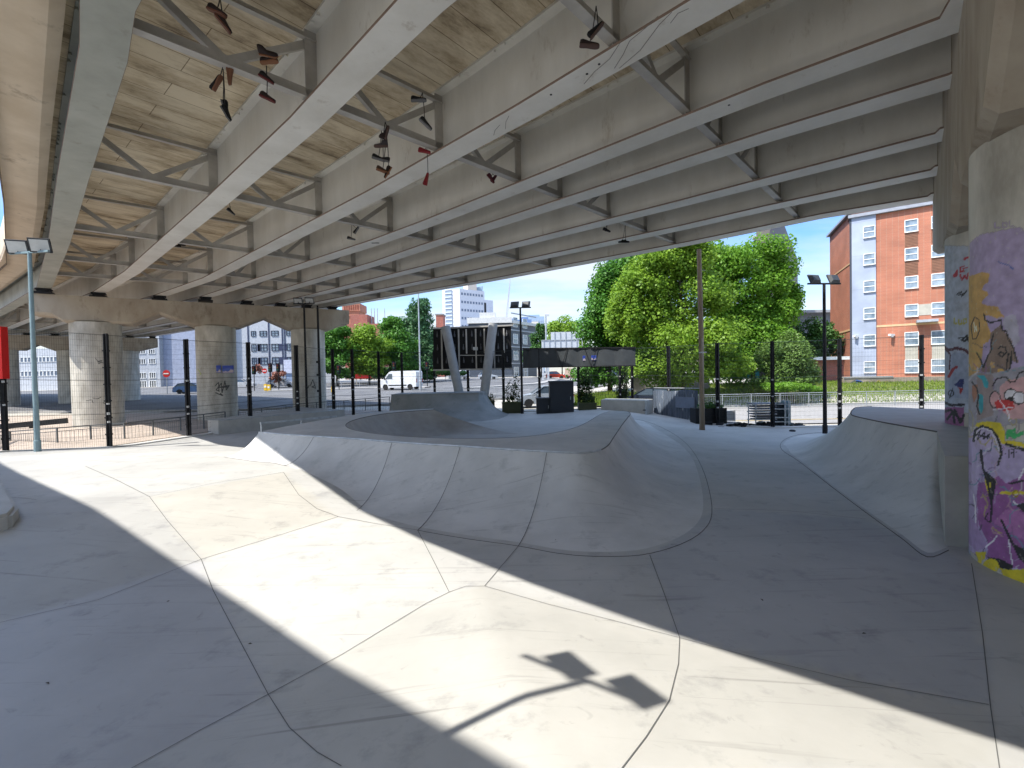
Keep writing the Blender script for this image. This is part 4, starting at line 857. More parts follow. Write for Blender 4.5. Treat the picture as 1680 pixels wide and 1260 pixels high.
bB = A(857, 683, 28.2); mast('black floodlight mast standing beside the planter, right of the big billboard', fixb(bB), 6.35, .34, (1, 0, 0), (.3, 1), 'black', tilt=1.15)
bC = A(1353.5, 708, 19.3); mast('dark floodlight mast in front of the brick building', fixb(bC), 6.15, .42, (1, .1, 0), (-.3, 1), 'black', tilt=1.15)
bD = A(504, 681, 29.0); mast('thin black floodlight mast against the third left pier column', fixb(bD), 7.0, .35, (1, 0, 0), (.2, -1), 'black', tilt=.9)
bD = A(526, 680, 29.2); t = thing('lamp_pole', 'second thin black pole against the third left pier column', 'pole', fixb(bD)); mb = MB(); mb.tube([(0, 0, -.1), (0, 0, 6.9)], [.09, .06], 10)
for h in (1.6, 2.6, 3.4): mb.box((-.1, 0, h), (.12, .12, .14))
mb.build('pole', MT['black'], t)
# mast out of frame on the left whose shadow lies on the foreground
HE = 6.7; sh = G(975, 1134, .12); h0 = G(945, 1112, .12); h1 = G(1060, 1162, .1); ad = (h1-h0).normalized()
pb = sh-SW*SLEN*(HE-.12); mast('floodlight mast standing in the sunlit gap, thrown as a shadow on the foreground', (pb.x, pb.y, 0), HE, (h1-h0).length/2, tuple(ad), (SW.x, SW.y), 'black', hs=.80, tilt=.25, ds=.62, pr=.6)

# ------------------------------------------------------------------ billboard on V legs
YB = 31.0
bbt = thing('billboard', 'big billboard seen from behind on two leaning steel legs', 'billboard', A(775, 670, YB-.8))
c = [A(712, 606, YB), A(840, 606.5, YB), A(840, 535, YB), A(712, 540, YB)]
mb = MB(); z0 = c[0].z; z1 = c[2].z; zl = c[3].z
mb.add([(c[0].x, YB, z0), (c[1].x, YB, z0), (c[1].x, YB, z1), (c[0].x, YB, zl), (c[0].x, YB+.35, z0), (c[1].x, YB+.35, z0), (c[1].x, YB+.35, z1), (c[0].x, YB+.35, zl)], [(0, 1, 2, 3), (7, 6, 5, 4), (0, 4, 5, 1), (1, 5, 6, 2), (2, 6, 7, 3), (3, 7, 4, 0)])
wbuild(mb, 'panel', flat('billboard black', (.006, .006, .007), .7), bbt)
for px in (725, 753, 765.5, 781, 795, 811, 827):
    x = A(px, 570, YB).x; mb = MB(); mb.beam((x, YB-.05, z0+(0 if px in (725, 753, 781, 811) else 1.0)), (x, YB-.05, z1-.15), .09, .09); wbuild(mb, 'rib', MT['steel_dark'], bbt)
mb = MB(); a = A(752, 583, YB); b = A(826, 583, YB); mb.beam((a.x, YB-.1, a.z), (b.x, YB-.1, b.z), .07, .05)
mb.beam((c[3].x-.05, YB-.02, zl+.05), (c[2].x+.05, YB-.02, z1+.05), .12, .1); mb.beam((c[0].x-.05, YB-.02, z0-.05), (c[1].x+.05, YB-.02, z0-.05), .12, .1); wbuild(mb, 'edge_frame', MT['steel_dark'], bbt)
for r_ in range(3):
    for k in range(9):
        x = A(718+k*14.2, 570, YB).x; z = A(700, 549+r_*21.5, YB).z
        mb = MB(); mb.lathe([(.02, -.2), (.05, -.17), (.055, -.05), (.03, .02), (.015, .2)], (x, YB-.08, z), 8); wbuild(mb, 'bracket', flat('bracket grey', (.12, .12, .125)), bbt)
for (xa, ya, xb, yb) in ((731, 536, 761, 655), (809, 531, 789, 655)):
    p = A(xa, ya, YB-.35); q = A(xb, yb, YB-.9); mb = MB(); mb.tube([(q.x, q.y, q.z-1.2), (p.x, p.y, p.z)], [.30, .30], 16); wbuild(mb, 'leg', flat('leg grey', (.36, .37, .38), .5), bbt, smooth_ang=40)
mb = MB(); p = A(780, 572, YB-.3); mb.box(p, (.3, .2, .2)); wbuild(mb, 'camera_box', MT['galv'], bbt)
# ------------------------------------------------------------------ long banner back
tb = thing('banner', 'long grey banner seen from behind, tied high along the back fence', 'banner', A(950, 600, 29.8))
ya = 29.7; P1 = A(858, 572, ya); P2 = A(1043, 570, 27.6); P3 = A(1043, 600, 27.6); P4 = A(858, 603, ya)
def offz(P, dy): return Vector((P.x, P.y+dy, P.z))
mb = MB(); n = 26; rows = []
for i in range(n+1):
    u = i/n; t_ = P1.lerp(P2, u); b_ = P4.lerp(P3, u); w = .03*math.sin(u*40)+.02*math.sin(u*90); rows.append([offz(t_, w), offz(t_.lerp(b_, .5), w*1.6), offz(b_, w)])
    rows[-1] = rows[-1]+[v+Vector((0, .04, 0)) for v in reversed(rows[-1])]
mb.loft(rows, closed=True); wbuild(mb, 'sheet', flat('banner grey', (.045, .052, .058), .6), tb, smooth_ang=60)
mb = MB(); mb.beam(offz(P1, -.02), offz(P2, -.02), .07, .07); mb.beam(offz(P4, -.02), offz(P3, -.02), .06, .06); wbuild(mb, 'rail', MT['black'], tb)
mb = MB()
for u in (.36, .62):
    a = P1.lerp(P2, u-.06); b = P4.lerp(P3, u); c_ = P1.lerp(P2, u+.05); mb.beam(offz(a, -.07), offz(b, -.07), .03, .03); mb.beam(offz(b, -.07), offz(c_, -.07), .03, .03)
wbuild(mb, 'strap', MT['black'], tb)
def poster(label, px0, py0, px1, py1, Y, seed, on='banner'):
    p = A((px0+px1)/2, (py0+py1)/2, Y); t = thing('poster', label, 'poster', p); w = (px1-px0)/F*Y; h = (py1-py0)/F*Y
    mb = MB(); mb.box((0, 0, 0), (w, .012, h)); mb.build('sheet', flat('poster blue', (.06, .11, .42), .5), t)
    rr = random.Random(seed)
    pts = [(-w*.48, -h*.45)]+[(-w*.48+w*.96*i/8, -h*.45+h*rr.uniform(.1, .45)) for i in range(9)]+[(w*.48, -h*.45)]
    mb = MB(); mb.add([(x, -.012, z) for x, z in pts], [tuple(range(len(pts)))]); mb.build('skyline_print', flat('poster pale', (.50, .42, .45)), t, tri=True)
    mb = MB(); mb.add([(x, -.010, z) for x, z in ((-w*.48, h*.05), (w*.1, h*.2), (w*.48, h*.05), (w*.48, h*.45), (-w*.48, h*.45))], [(0, 1, 2, 3, 4)]); mb.build('sky_print', flat('poster deep', (.03, .06, .35)), t)
poster('blue poster on the grey banner, left one of the pair', 956, 583.5, 968.5, 592, 28.5, 1); poster('blue poster on the grey banner, right one of the pair', 970, 583, 983, 591, 28.35, 2)
cc = capA[0]+dA*8.4; Yc = cc.y-1.12*.86
poster('blue skyline poster on the brown pier column, left one of the pair', 344, 599.5, 362.5, 611.5, Yc, 3); poster('blue skyline poster on the brown pier column, right one of the pair', 365, 599.5, 383.5, 612, Yc-.02, 4)

# ------------------------------------------------------------------ cabinets, planters, corrugated sheets, barriers
def cabinet(label, px0, px1, pt, pb, Y, dep):
    a = A(px0, pb, Y); b = A(px1, pt, Y); w = b.x-a.x; h = b.z-a.z; t = thing('cabinet', label, 'cabinet', ((a.x+b.x)/2, Y+dep/2, a.z))
    mb = MB(); mb.box((0, 0, h/2), (w, dep, h)); mb.build('body', flat('cabinet navy', (.022, .027, .035), .5), t, bevel=.015)
    mb = MB(); mb.box((0, -.01, h+.03), (w+.08, dep+.08, .06)); mb.build('lid', flat('cabinet lid', (.06, .07, .085), .4), t, bevel=.01)
    mb = MB(); mb.box((0, -dep/2-.008, h*.5), (w*.9, .012, h*.9)); d = mb.build('door', flat('cabinet navy', (.022, .027, .035)), t)
    mb = MB(); mb.box((w*.36, -dep/2-.03, h*.52), (.03, .04, .18)); mb.build('handle', MT['galv'], d)
cabinet('tall dark steel cabinet by the back fence', 903, 941, 626, 683, 27.2, 1.0)
cabinet('smaller black box beside the tall dark cabinet', 881, 902.5, 654, 682.5, 27.4, .8)
def leaves(n, cen, R_, size, flatness=.6, shell=.35, seed=0, jitter=1.0):
    g_ = np.random.default_rng(seed); d = g_.normal(size=(n, 3)); d /= np.linalg.norm(d, axis=1)[:, None]
    r = (shell+(1-shell)*g_.random(n))[:, None]**.6; P = np.array(cen)+d*r*np.array(R_)
    nr = d*.6+g_.normal(size=(n, 3))*.55+np.array([0, 0, .55]); nr /= np.linalg.norm(nr, axis=1)[:, None]
    t = np.cross(nr, g_.normal(size=(n, 3))); t /= np.linalg.norm(t, axis=1)[:, None]; b = np.cross(nr, t)
    out_ = g_.random(n) < .09; P[out_] = np.array(cen)+(P[out_]-np.array(cen))*(1.12+.25*g_.random(out_.sum()))[:, None]
    s = (size*(.45+1.0*g_.random(n)))[:, None]
    V = np.stack([P-t*s*.5, P-b*s*.36+nr*s*.1, P+t*s*.5, P+b*s*.36+nr*s*.1], 1).reshape(-1, 3); return V
def leafmesh(name, V, m_, parent):
    n = len(V)//4; me = bpy.data.meshes.new(name); me.vertices.add(len(V)); me.vertices.foreach_set('co', V.astype(np.float32).ravel()); me.loops.add(n*4); me.loops.foreach_set('vertex_index', np.arange(n*4, dtype=np.int32))
    me.polygons.add(n); me.polygons.foreach_set('loop_start', np.arange(0, n*4, 4, dtype=np.int32)); me.update(calc_edges=True); me.materials.append(m_)
    o = bpy.data.objects.new(name, me); S.collection.objects.link(o); o.parent = parent; return o
def planter(label, px0, px1, pt, pb, Y, plant_top, seed, rz=0, dens_=700, col=(.035, .04, .02)):
    a = A(px0, pb, Y); b = A(px1, pt, Y); w = b.x-a.x; h = b.z-a.z; t = thing('planter', label, 'planter', ((a.x+b.x)/2, Y+.3, a.z), rz, 'planters along the back fence')
    mb = MB(); mb.box((0, 0, h/2), (w, .6, h)); mb.box((0, 0, h-.03), (w+.05, .65, .05)); mb.build('box', flat('planter olive', col, .6), t, bevel=.01)
    mb = MB(); mb.box((0, 0, h+.005), (w-.1, .5, .03)); mb.build('soil', MT['soil'], t)
    ph = A(px0, plant_top, Y).z-a.z; rr = random.Random(seed); pl = thing('climbing_plant', 'dark leafy climber growing up the fence from '+label, 'plant', (t.location.x, t.location.y, t.location.z+h), 0, 'climbers in the planters')
    mb = MB(); Vs = []
    for k in range(7):
        x = rr.uniform(-w*.42, w*.42); pts = [Vector((x, 0, 0))]
        hh = (ph-h)*rr.uniform(.55, 1)
        for j in range(1, 7): pts.append(Vector((x+rr.uniform(-.14, .14), rr.uniform(-.1, .1), hh*j/6)))
        mb.tube(pts, [.014]*6+[.006], 5)
        for j, q in enumerate(pts[1:]): Vs.append(leaves(int(dens_/40), q, (.24, .15, .3), .11, seed=seed*50+k*7+j, shell=0))
    Vs.append(leaves(dens_//3, (0, 0, .25), (w*.55, .3, .35), .12, seed=seed, shell=0))
    mb.build('stem', MT['bark'], pl); leafmesh('foliage', np.concatenate(Vs), MT['leaf_black'], pl)
planter('the olive planter left of the black mast', 824, 856, 660, 682, 28.6, 618, 3, dens_=420, col=(.06, .065, .03))
planter('the dark planter right of the tall cabinet', 950, 979, 661, 681, 28.0, 604, 5, dens_=1500)
planter('the planter hidden behind the pale ledge', 1014, 1034, 655, 670, 28.8, 600, 6, dens_=900)
planter('the small box beside the quarter pipe', 798, 811, 658, 672, 29.0, 650, 8, dens_=80)

# corrugated sheet wall
cw = thing('corrugated_wall', 'weathered blue grey corrugated sheets fixed to the fence', 'fence panel', A(1110, 690, 19.5))
def fpt(px):                           # foot point of the fence line under a pixel column
    for k in range(len(posts)-1):
        xa, xb = FP[k][0], FP[k+1][0]
        if xa <= px <= xb:
            lo, hi = 0.0, 1.0
            for _ in range(30):
                m_ = (lo+hi)/2; q = posts[k].lerp(posts[k+1], m_)
                if proj(q)[0] < px: lo = m_
                else: hi = m_
            return posts[k].lerp(posts[k+1], lo)
a = fpt(1074); b = fpt(1148); L_ = (b-a).length; n = int(L_/.05); rows = []; d = (b-a).normalized(); n_ = Vector((d.y, -d.x, 0))
if n_.y > 0: n_ = -n_
for i in range(n+1):
    q = a.lerp(b, i/n)+n_*(.10+.018*(1 if (i//2) % 2 else -1)+.004*math.sin(i*1.3)); zt_ = A(1110, 640.5, q.y).z+.04*math.sin(i*.15)
    rows.append([(q.x, q.y, q.z-.2), (q.x, q.y, zt_), (q.x-n_.x*.01, q.y-n_.y*.01, zt_), (q.x-n_.x*.01, q.y-n_.y*.01, q.z-.2)])
mb = MB(); mb.loft(rows, closed=True); MT['corr'] = mat('corrugated', (.13, .16, .21), .55, col2=(.06, .075, .10), scale=2.5, stretch=(1, 1, .25), spots=((.42, .44, .46), 3, .58, .66)); wbuild(mb, 'sheet', MT['corr'], cw)
q0 = a.lerp(b, .55)+n_*.16; q1 = a.lerp(b, .95)+n_*.16; mb = MB(); zA = A(1130, 668, q0.y).z; zB_ = A(1130, 650, q0.y).z
mb.prism([(q0.x, q0.y), (q1.x, q1.y), (q1.x-n_.x*.02, q1.y-n_.y*.02), (q0.x-n_.x*.02, q0.y-n_.y*.02)], zA, zB_); wbuild(mb, 'patch_plate', flat('patch', (.16, .19, .25)), cw)
mb = MB(); mb.beam(a+Vector((0, 0, A(1075, 636, a.y).z-a.z)), b+Vector((0, 0, A(1148, 637, b.y).z-b.z)), .05, .05); wbuild(mb, 'rail', MT['galv'], cw)
# dark crates and rubble
def crate(label, px0, px1, pt, pb, Y, dep, col, cat='crate'):
    a = A(px0, pb, Y); b = A(px1, pt, Y); w = b.x-a.x; h = b.z-a.z; t = thing('storage_crate', label, cat, ((a.x+b.x)/2, Y+dep/2, a.z))
    mb = MB(); mb.box((0, 0, h/2), (w-.06, dep-.06, h-.04)); mb.build('body', col, t)
    mb = MB()
    for k in range(5): mb.box((0, -dep/2, h*(k+.5)/5), (w, .025, h/5-.03))
    for s in (-1, 1): mb.box((s*(w/2-.04), -dep/2-.02, h/2), (.08, .03, h))
    mb.build('slat', col, t)
crate('black slatted planter box at the foot of the telegraph pole', 1141, 1192, 669, 699, 23.2, .8, flat('crate black', (.012, .013, .015)))
crate('white block beside the black slatted box', 1190, 1206, 673, 691, 24.5, .6, flat('block white', (.5, .5, .48)), 'block')
shb = thing('shrub', 'low dark shrub growing out of the black slatted box', 'shrub', A(1165, 668, 23.5)); leafmesh('foliage', leaves(900, (0, 0, .05), (.7, .3, .22), .09, seed=4, shell=0), MT['leaf_dark'], shb)
mb = MB(); mb.tube([(0, 0, -.2), (0, 0, .2)], .02, 5); mb.build('stem', MT['bark'], shb)
# stack of crowd barriers and tables on a trolley
st = thing('barrier_stack', 'trolley stacked with metal barriers and folded tables outside the fence', 'trolley', A(1260, 702, 22.7))
def lb(px, py, Y): v = A(px, py, Y); return v
mb = MB()
for px in (1228, 1240): mb.beam(lb(px, 695, 22.1), lb(px, 664, 22.1), .04, .04)
for px in (1288, 1294): mb.beam(lb(px, 706, 22.1), lb(px, 656, 22.1), .05, .05)
for y in (675, 688): mb.beam(lb(1226, y, 22.05), lb(1266, y, 22.05), .05, .05)
for y in (663, 671, 685, 692, 699): mb.beam(lb(1266, y, 22.05), lb(1294, y, 22.05), .04, .04)
wbuild(mb, 'frame', MT['galv'], st)
for k in range(7):
    y = 662+k*4.2; mb = MB(); mb.box(lb(1250+k*.4, y, 22.5), (1.1-.02*k, .6, .06)); wbuild(mb, 'table_top', flat('table grey %d' % (k % 2), ((.30, .31, .36), (.12, .12, .14))[k % 2]), st)
mb = MB(); mb.box(lb(1280, 680, 22.7), (.65, .6, 1.15)); wbuild(mb, 'folded_panels', flat('panel dark', (.02, .025, .035)), st)
mb = MB(); mb.box(lb(1289, 678, 22.4), (.14, .6, 1.2)); wbuild(mb, 'side_panel', flat('panel teal grey', (.22, .30, .33)), st)
for px, py in ((1230, 700), (1262, 703), (1292, 708)): mb = MB(); mb.lathe([(.0, -.04), (.07, -.04), (.07, .04), (0, .04)], lb(px, py, 22.1), 10, 'Y'); wbuild(mb, 'wheel', MT['rubber'], st)
t = thing('rubble_heap', 'dark heap of rubble and netting under the barrier trolley', 'rubble', A(1240, 699, 22.3)); mb = MB(); rr = random.Random(3)
for k in range(60): mb.box((rr.uniform(-2.0, 2.4), rr.uniform(-.2, .7), rr.uniform(-.12, .12)), (rr.uniform(.1, .35), rr.uniform(.1, .3), rr.uniform(.05, .16)), rr.uniform(0, 3), rr.uniform(-.4, .4))
mb.build('rubble', MT['black'], t)
for lab, px, py, Y, s in (('small black stone on the floor by the right fence', 1300, 711, 17.8, .08), ('small dark stone on the hump near the pale ledge', 1057, 676, 25, .06)):
    t = thing('stone', lab, 'stone', A(px, py, Y)); mb = MB(); mb.lathe([(0, -.5*s), (s*1.3, -.3*s), (s*1.5, .1*s), (s*.9, .5*s), (0, .6*s)], (0, 0, .1), 9); mb.build('stone', MT['black'], t)
# ================================================================== shoes hanging by their laces
def shoe_mesh(L=.29, boot=0):
    secs = []                     # along x: heel -> toe : (x, halfwidth, height, zlift)
    prof = [(-.5, .016, .03, .02), (-.47, .030, .085+boot, .0), (-.36, .036, .095+boot, .0), (-.2, .034, .085+boot*.9, .0), (-.05, .034, .07, .0), (.12, .042, .058, .0), (.3, .046, .045, .0), (.42, .038, .036, .004), (.49, .018, .022, .01)]
    rows = []
    for x, w, h, zl in prof:
        r_ = []
        for k in range(12):
            a = 2*math.pi*k/12; cy_ = math.cos(a); sz = math.sin(a)
            r_.append((x*L, w*L/.29*cy_, zl+(h*L/.29)*(.5+.5*sz)+.012))
        rows.append(r_)
    return rows
SH = {}
def mk(kind):
    if kind in SH: return SH[kind]
    mb = MB(); rows = shoe_mesh(boot=.06 if kind == 'boot' else 0); mb.loft(rows, closed=True); mb.f += [tuple(range(12)), tuple(len(mb.v)-12+k for k in range(12))]
    so = MB(); pts = [(-.5, .022), (-.46, .038), (-.3, .04), (-.1, .036), (.1, .046), (.3, .05), (.43, .04), (.5, .018)]
    poly = [(x*.29, y) for x, y in pts]+[(x*.29, -y) for x, y in reversed(pts)]; so.prism(poly, 0, .022); SH[kind] = (mb, so); return SH[kind]
def pair(label, att, shoes, colour, sole, kind='shoe', lace=(.03, .03, .03)):
    P = G(att[0], att[1], ZB+.2); t = thing('shoe_pair', label, 'shoes', P, 0, 'shoes thrown over the girders')
    ends = []
    for n, (px, py, ry, rz, *k) in enumerate(shoes):
        Q = A(px, py, P.y-.02+.06*n)-P; mb, so = mk(k[0] if k else kind)
        s = mb.build('shoe', flat('shoe '+str(colour[n % len(colour)]), colour[n % len(colour)], .7), t, off=Q, smooth_ang=60); s.rotation_euler = (0, math.radians(ry), math.radians(rz)); s.rotation_mode = 'XYZ'
        s.rotation_euler = (math.radians(70), math.radians(ry), math.radians(rz)) if (k and len(k) > 1) else s.rotation_euler
        c_ = so.build('sole', flat('sole '+str(sole[n % len(sole)]), sole[n % len(sole)], .6), s, smooth_ang=30)
        ends.append(Q+Vector((0, 0, .03)))
    mb = MB(); 
    for q in ends: mb.tube([(0, 0, 0), tuple(q*.5+Vector((.01, 0, 0))), tuple(q)], .008, 5)
    mb.build('lace', flat('lace', lace), t)
BR = (.022, .013, .011); BK = (.007, .007, .008); RD = (.10, .012, .012); TAN = (.20, .09, .05); OR = (.22, .095, .045); GY = (.14, .14, .14)
pair('dark brown shoes hanging at the top edge of the photo', (361, -6), [(355, 22, 25, 0), (364, 40, 50, 20)], [BR, BR], [(.12, .05, .03)])
pair('tan soled boots lying on the diagonal brace near the fat girder', (437, 82), [(441, 91, 5, 10, 'boot', 1), (442, 103, -5, 0)], [BR], [OR])
pair('dark plimsolls with red soles, just below the tan soled boots', (437, 108), [(436, 131, 32, 0), (438, 163, 25, 0)], [BK, BR], [RD])
pair('small black shoe and tan sole at the brace joint, left of the fat girder', (367, 102), [(358, 137, -60, 0), (373, 124, 80, 90, 'shoe', 1)], [BK, TAN], [TAN])
pair('black trainer with a grey edge dangling lowest left of the fat girder', (366, 112), [(369, 187, 60, 0), (366, 178, 75, 30)], [BK], [GY])
pair('black shoes hooked over the stiffener right of the fat girder', (693, 152), [(687, 166, 0, 0), (697, 205, 40, 10)], [BK], [GY])
pair('brown boots hanging sole out at the second brace joint', (632, 200), [(636, 218, -75, 0, 'boot'), (625, 241, 0, 180, 'boot')], [BR, (.05, .045, .05)], [(.1, .06, .05)])
pair('black high tops in the middle of the hanging bunch', (626, 214), [(621, 262, 10, 20), (629, 264, -20, 160)], [BK], [GY])
pair('brown and yellow shoes lowest in the hanging bunch', (634, 214), [(628, 282, 10, 30), (638, 284, 60, 200)], [(.06, .035, .02), BR], [OR])
pair('bright red slippers hanging over the second bright girder', (700, 238), [(696, 250, 10, 0), (702, 294, -80, 0)], [(.20, .015, .02)], [(.25, .02, .025)])
pair('maroon shoes side by side below the third girder brace', (808, 285), [(804, 294, 50, 0), (813, 293, -60, 20)], [(.08, .02, .03)], [RD])
pair('dark shoes hanging at the top right of centre', (978, 10), [(981, 51, -50, 0), (967, 77, 5, 0)], [BK, BR], [(.1, .06, .05)])
pair('small dark shoes beside the third girder joint', (577, 368), [(576, 393, 10, 0), (586, 378, -60, 0)], [BK], [GY])
pair('tiny pale shoe on a thread left of centre', (616, 390), [(616, 399, 0, 0)], [GY], [GY])
pair('small black shoes below the near left cross brace', (376, 332), [(378, 349, 35, 0)], [BK], [GY])
pair('black shoe hanging under the fourth bright girder', (996, 366), [(995, 379, 20, 0), (993, 378, -30, 90)], [BK], [BK])
pair('black shoes on a long thread under the outermost brace', (1026, 366), [(1026, 398, 0, 0), (1021, 398, 0, 180)], [BK], [BK])
pair('black shoes lying on the lower chord far left', (299, 400), [(298, 403, 5, 0), (292, 405, -10, 160)], [BK], [BR])
# ================================================================== vehicles
def wheel(parent, x, y, r, w=.2):
    mb = MB(); mb.lathe([(r*.62, -w/2), (r*.95, -w/2), (r, -w/2+.03), (r, w/2-.03), (r*.95, w/2), (r*.62, w/2)], (0, 0, 0), 20, 'Y'); wo = mb.build('wheel', MT['rubber'], parent, off=(x, y, r), smooth_ang=40)
    mb = MB(); mb.lathe([(0, -w/2+.01), (r*.2, -w/2), (r*.62, -w/2+.02), (r*.62, w/2-.02), (r*.2, w/2), (0, w/2-.01)], (0, 0, 0), 14, 'Y'); mb.build('rim', flat('alloy', (.4, .4, .42), .35, .6), wo)
def prof_loft(mb, side, W_, taper):       # side: list of (x,z); halfwidth by z
    rows = []
    for s in (-1, -.96, -.5, 0, .5, .96, 1):
        rows.append([(x*(1-.012*abs(s)**3), s*W_/2*(1-taper(z)), z-.0*abs(s)) for x, z in side])
    mb.loft(rows, closed=True); n = len(side); mb.f.append(tuple(len(mb.v)-n+k for k in range(n))); mb.f.append(tuple(len(mb.v)-7*n+k for k in range(n)))
def car(label, loc, rz, col, L=4.2, W_=1.75, H=1.45, group='cars on the road'):
    t = thing('car', label, 'car', loc, rz, group); pc = flat('car paint '+str(col), col, .25, .2, .6); h = L/2
    low = [(-h, .35), (-h+.03, .75), (-h+.12, .9), (-.95*h*.75, .98), (h*.42, .95), (h*.8, .82), (h-.05, .66), (h, .4), (h-.05, .22), (h*.78, .2), (h*.76, .42), (h*.66, .58), (h*.54, .58), (h*.44, .42), (h*.42, .2), (-h*.42, .2), (-h*.44, .42), (-h*.54, .58), (-h*.68, .58), (-h*.78, .42), (-h*.8, .2), (-h+.04, .22)]
    mb = MB(); prof_loft(mb, low, W_, lambda z: .03+.06*max(0, z-.6)/.4); mb.build('body', pc, t, smooth_ang=35, tri=True)
    gh = [(-h*.88, .93), (-h*.70, H-.12), (-h*.45, H-.03), (h*.02, H-.03), (h*.12, H-.08), (h*.46, .92)]
    mb = MB(); prof_loft(mb, gh, W_, lambda z: .10+.13*max(0, z-.9)/.5); mb.build('window', MT['glass'], t, smooth_ang=35, tri=True)
    rf = [(-h*.72, H-.10), (-h*.45, H), (h*.02, H), (h*.13, H-.05), (h*.02, H-.04), (-h*.45, H-.05)]
    mb = MB(); prof_loft(mb, rf, W_*1.0, lambda z: .205); 
    for s in (-1, 1):
        for (xa, za, xb, zb) in ((-h*.88, .95, -h*.68, H-.06), (-h*.22, .95, -h*.2, H-.04), (h*.46, .95, h*.1, H-.06)):
            mb.beam((xa, s*W_/2*.885, za), (xb, s*W_/2*.80, zb), .06, .05)
    mb.build('roof', pc, t, tri=True)
    for x in (h*.61, -h*.61):
        for s in (-1, 1): wheel(t, x, s*(W_/2-.12), .31)
    for s in (-1, 1):
        mb = MB(); mb.box((h-.08, s*W_*.36, .64), (.12, .3, .12)); mb.build('headlight', MT['glassl'], t, bevel=.02)
        mb = MB(); mb.box((-h+.04, s*W_*.38, .74), (.08, .22, .16)); mb.build('tail_light', flat('tail red', (.4, .01, .01)), t, bevel=.02)
        mb = MB(); mb.box((h*.36, s*(W_/2+.05), .95), (.12, .16, .1)); mb.build('mirror', pc, t, bevel=.02)
    return t
def on(px, py, Y): v = A(px, py, Y); return (v.x, v.y, gl(v.x, v.y)+.01)
def van(label, loc, rz):
    t = thing('van', label, 'van', loc, rz); pc = flat('van white', (.72, .73, .74), .3, 0, .6); L = 5.4; W_ = 2.0
    side = [(-2.7, .4), (-2.7, 2.3), (-2.55, 2.48), (.9, 2.48), (1.25, 2.35), (2.05, 1.42), (2.45, 1.25), (2.7, 1.0), (2.72, .45), (2.55, .32), (2.2, .32), (2.15, .6), (1.95, .76), (1.65, .76), (1.45, .6), (1.4, .32), (-1.4, .32), (-1.45, .6), (-1.65, .76), (-1.95, .76), (-2.15, .6), (-2.2, .35)]
    mb = MB(); prof_loft(mb, side, W_, lambda z: .02+.05*max(0, z-1.3)/1.2); mb.build('body', pc, t, smooth_ang=35, tri=True)
    mb = MB(); mb.add([(1.30, -.84, 2.27), (1.30, .84, 2.27), (2.04, .86, 1.47), (2.04, -.86, 1.47)], [(0, 1, 2, 3)]); o = mb.build('windscreen', MT['glass'], t, off=(.03, 0, .03))
    for s in (-1, 1):
        mb = MB(); mb.add([(.75, s*.985, 1.45), (1.75, s*.985, 1.45), (1.25, s*.955, 2.12), (.75, s*.955, 2.12)], [(0, 1, 2, 3)]); mb.build('side_window', MT['glass'], t)
        mb = MB(); mb.box((2.6, s*.78, .98), (.16, .32, .28)); mb.build('headlight', MT['glassl'], t, bevel=.03)
        mb = MB(); mb.box((1.75, s*1.14, 1.5), (.1, .22, .32)); mb.build('mirror', MT['rubber'], t, bevel=.02)
        mb = MB(); mb.box((0, s*1.0, .62), (2.6, .03, .12)); mb.build('side_trim', MT['rubber'], t)
        mb = MB(); mb.box((-2.71, s*.85, 1.2), (.04, .12, .5)); mb.build('tail_light', flat('tail red', (.4, .01, .01)), t)
    mb = MB(); mb.box((2.66, 0, .52), (.18, 1.8, .34)); mb.build('bumper', MT['rubber'], t, bevel=.05)
    mb = MB(); mb.box((2.74, 0, .82), (.04, 1.1, .14)); mb.build('grille', MT['rubber'], t)
    mb = MB(); mb.box((2.77, 0, .48), (.01, .5, .11)); mb.build('number_plate', MT['winframe'], t)
    for x in (1.8, -1.8):
        for s in (-1, 1): wheel(t, x, s*.86, .34)
    return t
van('white panel van driving on the road between fence posts', on(658, 636, 62.5), math.pi-.25)
car('silver hatchback parked outside the fence behind the cabinets', on(893, 672, 34.5), math.pi+.12, (.42, .46, .50), H=1.5, group='cars beyond the fence')
car('dark navy car parked behind the pale ledge', on(1068, 655, 35), 2.5, (.015, .02, .035), group='cars beyond the fence')
car('silver estate car waiting beyond the left piers', on(463, 636, 78), 0.1, (.45, .45, .47), L=4.6, H=1.5)
car('black car behind the silver estate', on(474, 634, 86), 0.0, (.02, .02, .025))
car('white car tail partly hidden by a fence post, far left road', on(397, 637, 80), 0.2, (.6, .6, .6))
car('blue car stopped between the two left pier columns', on(316, 648, 64), 0.3, (.06, .12, .25))
car('orange red car far away under the grey banner', on(911, 609, 105), .1, (.60, .06, .02), H=1.6)
car('white car far away beside the orange one', on(897, 609, 112), .1, (.6, .6, .62))
car('dark red car at the far end of the road under the banner', on(938, 607, 115), .2, (.2, .02, .02))
car('white car seen under the billboard', on(800, 616, 98), .1, (.6, .62, .64))
car('grey car seen under the left of the billboard', on(752, 616, 101), .1, (.3, .32, .34))

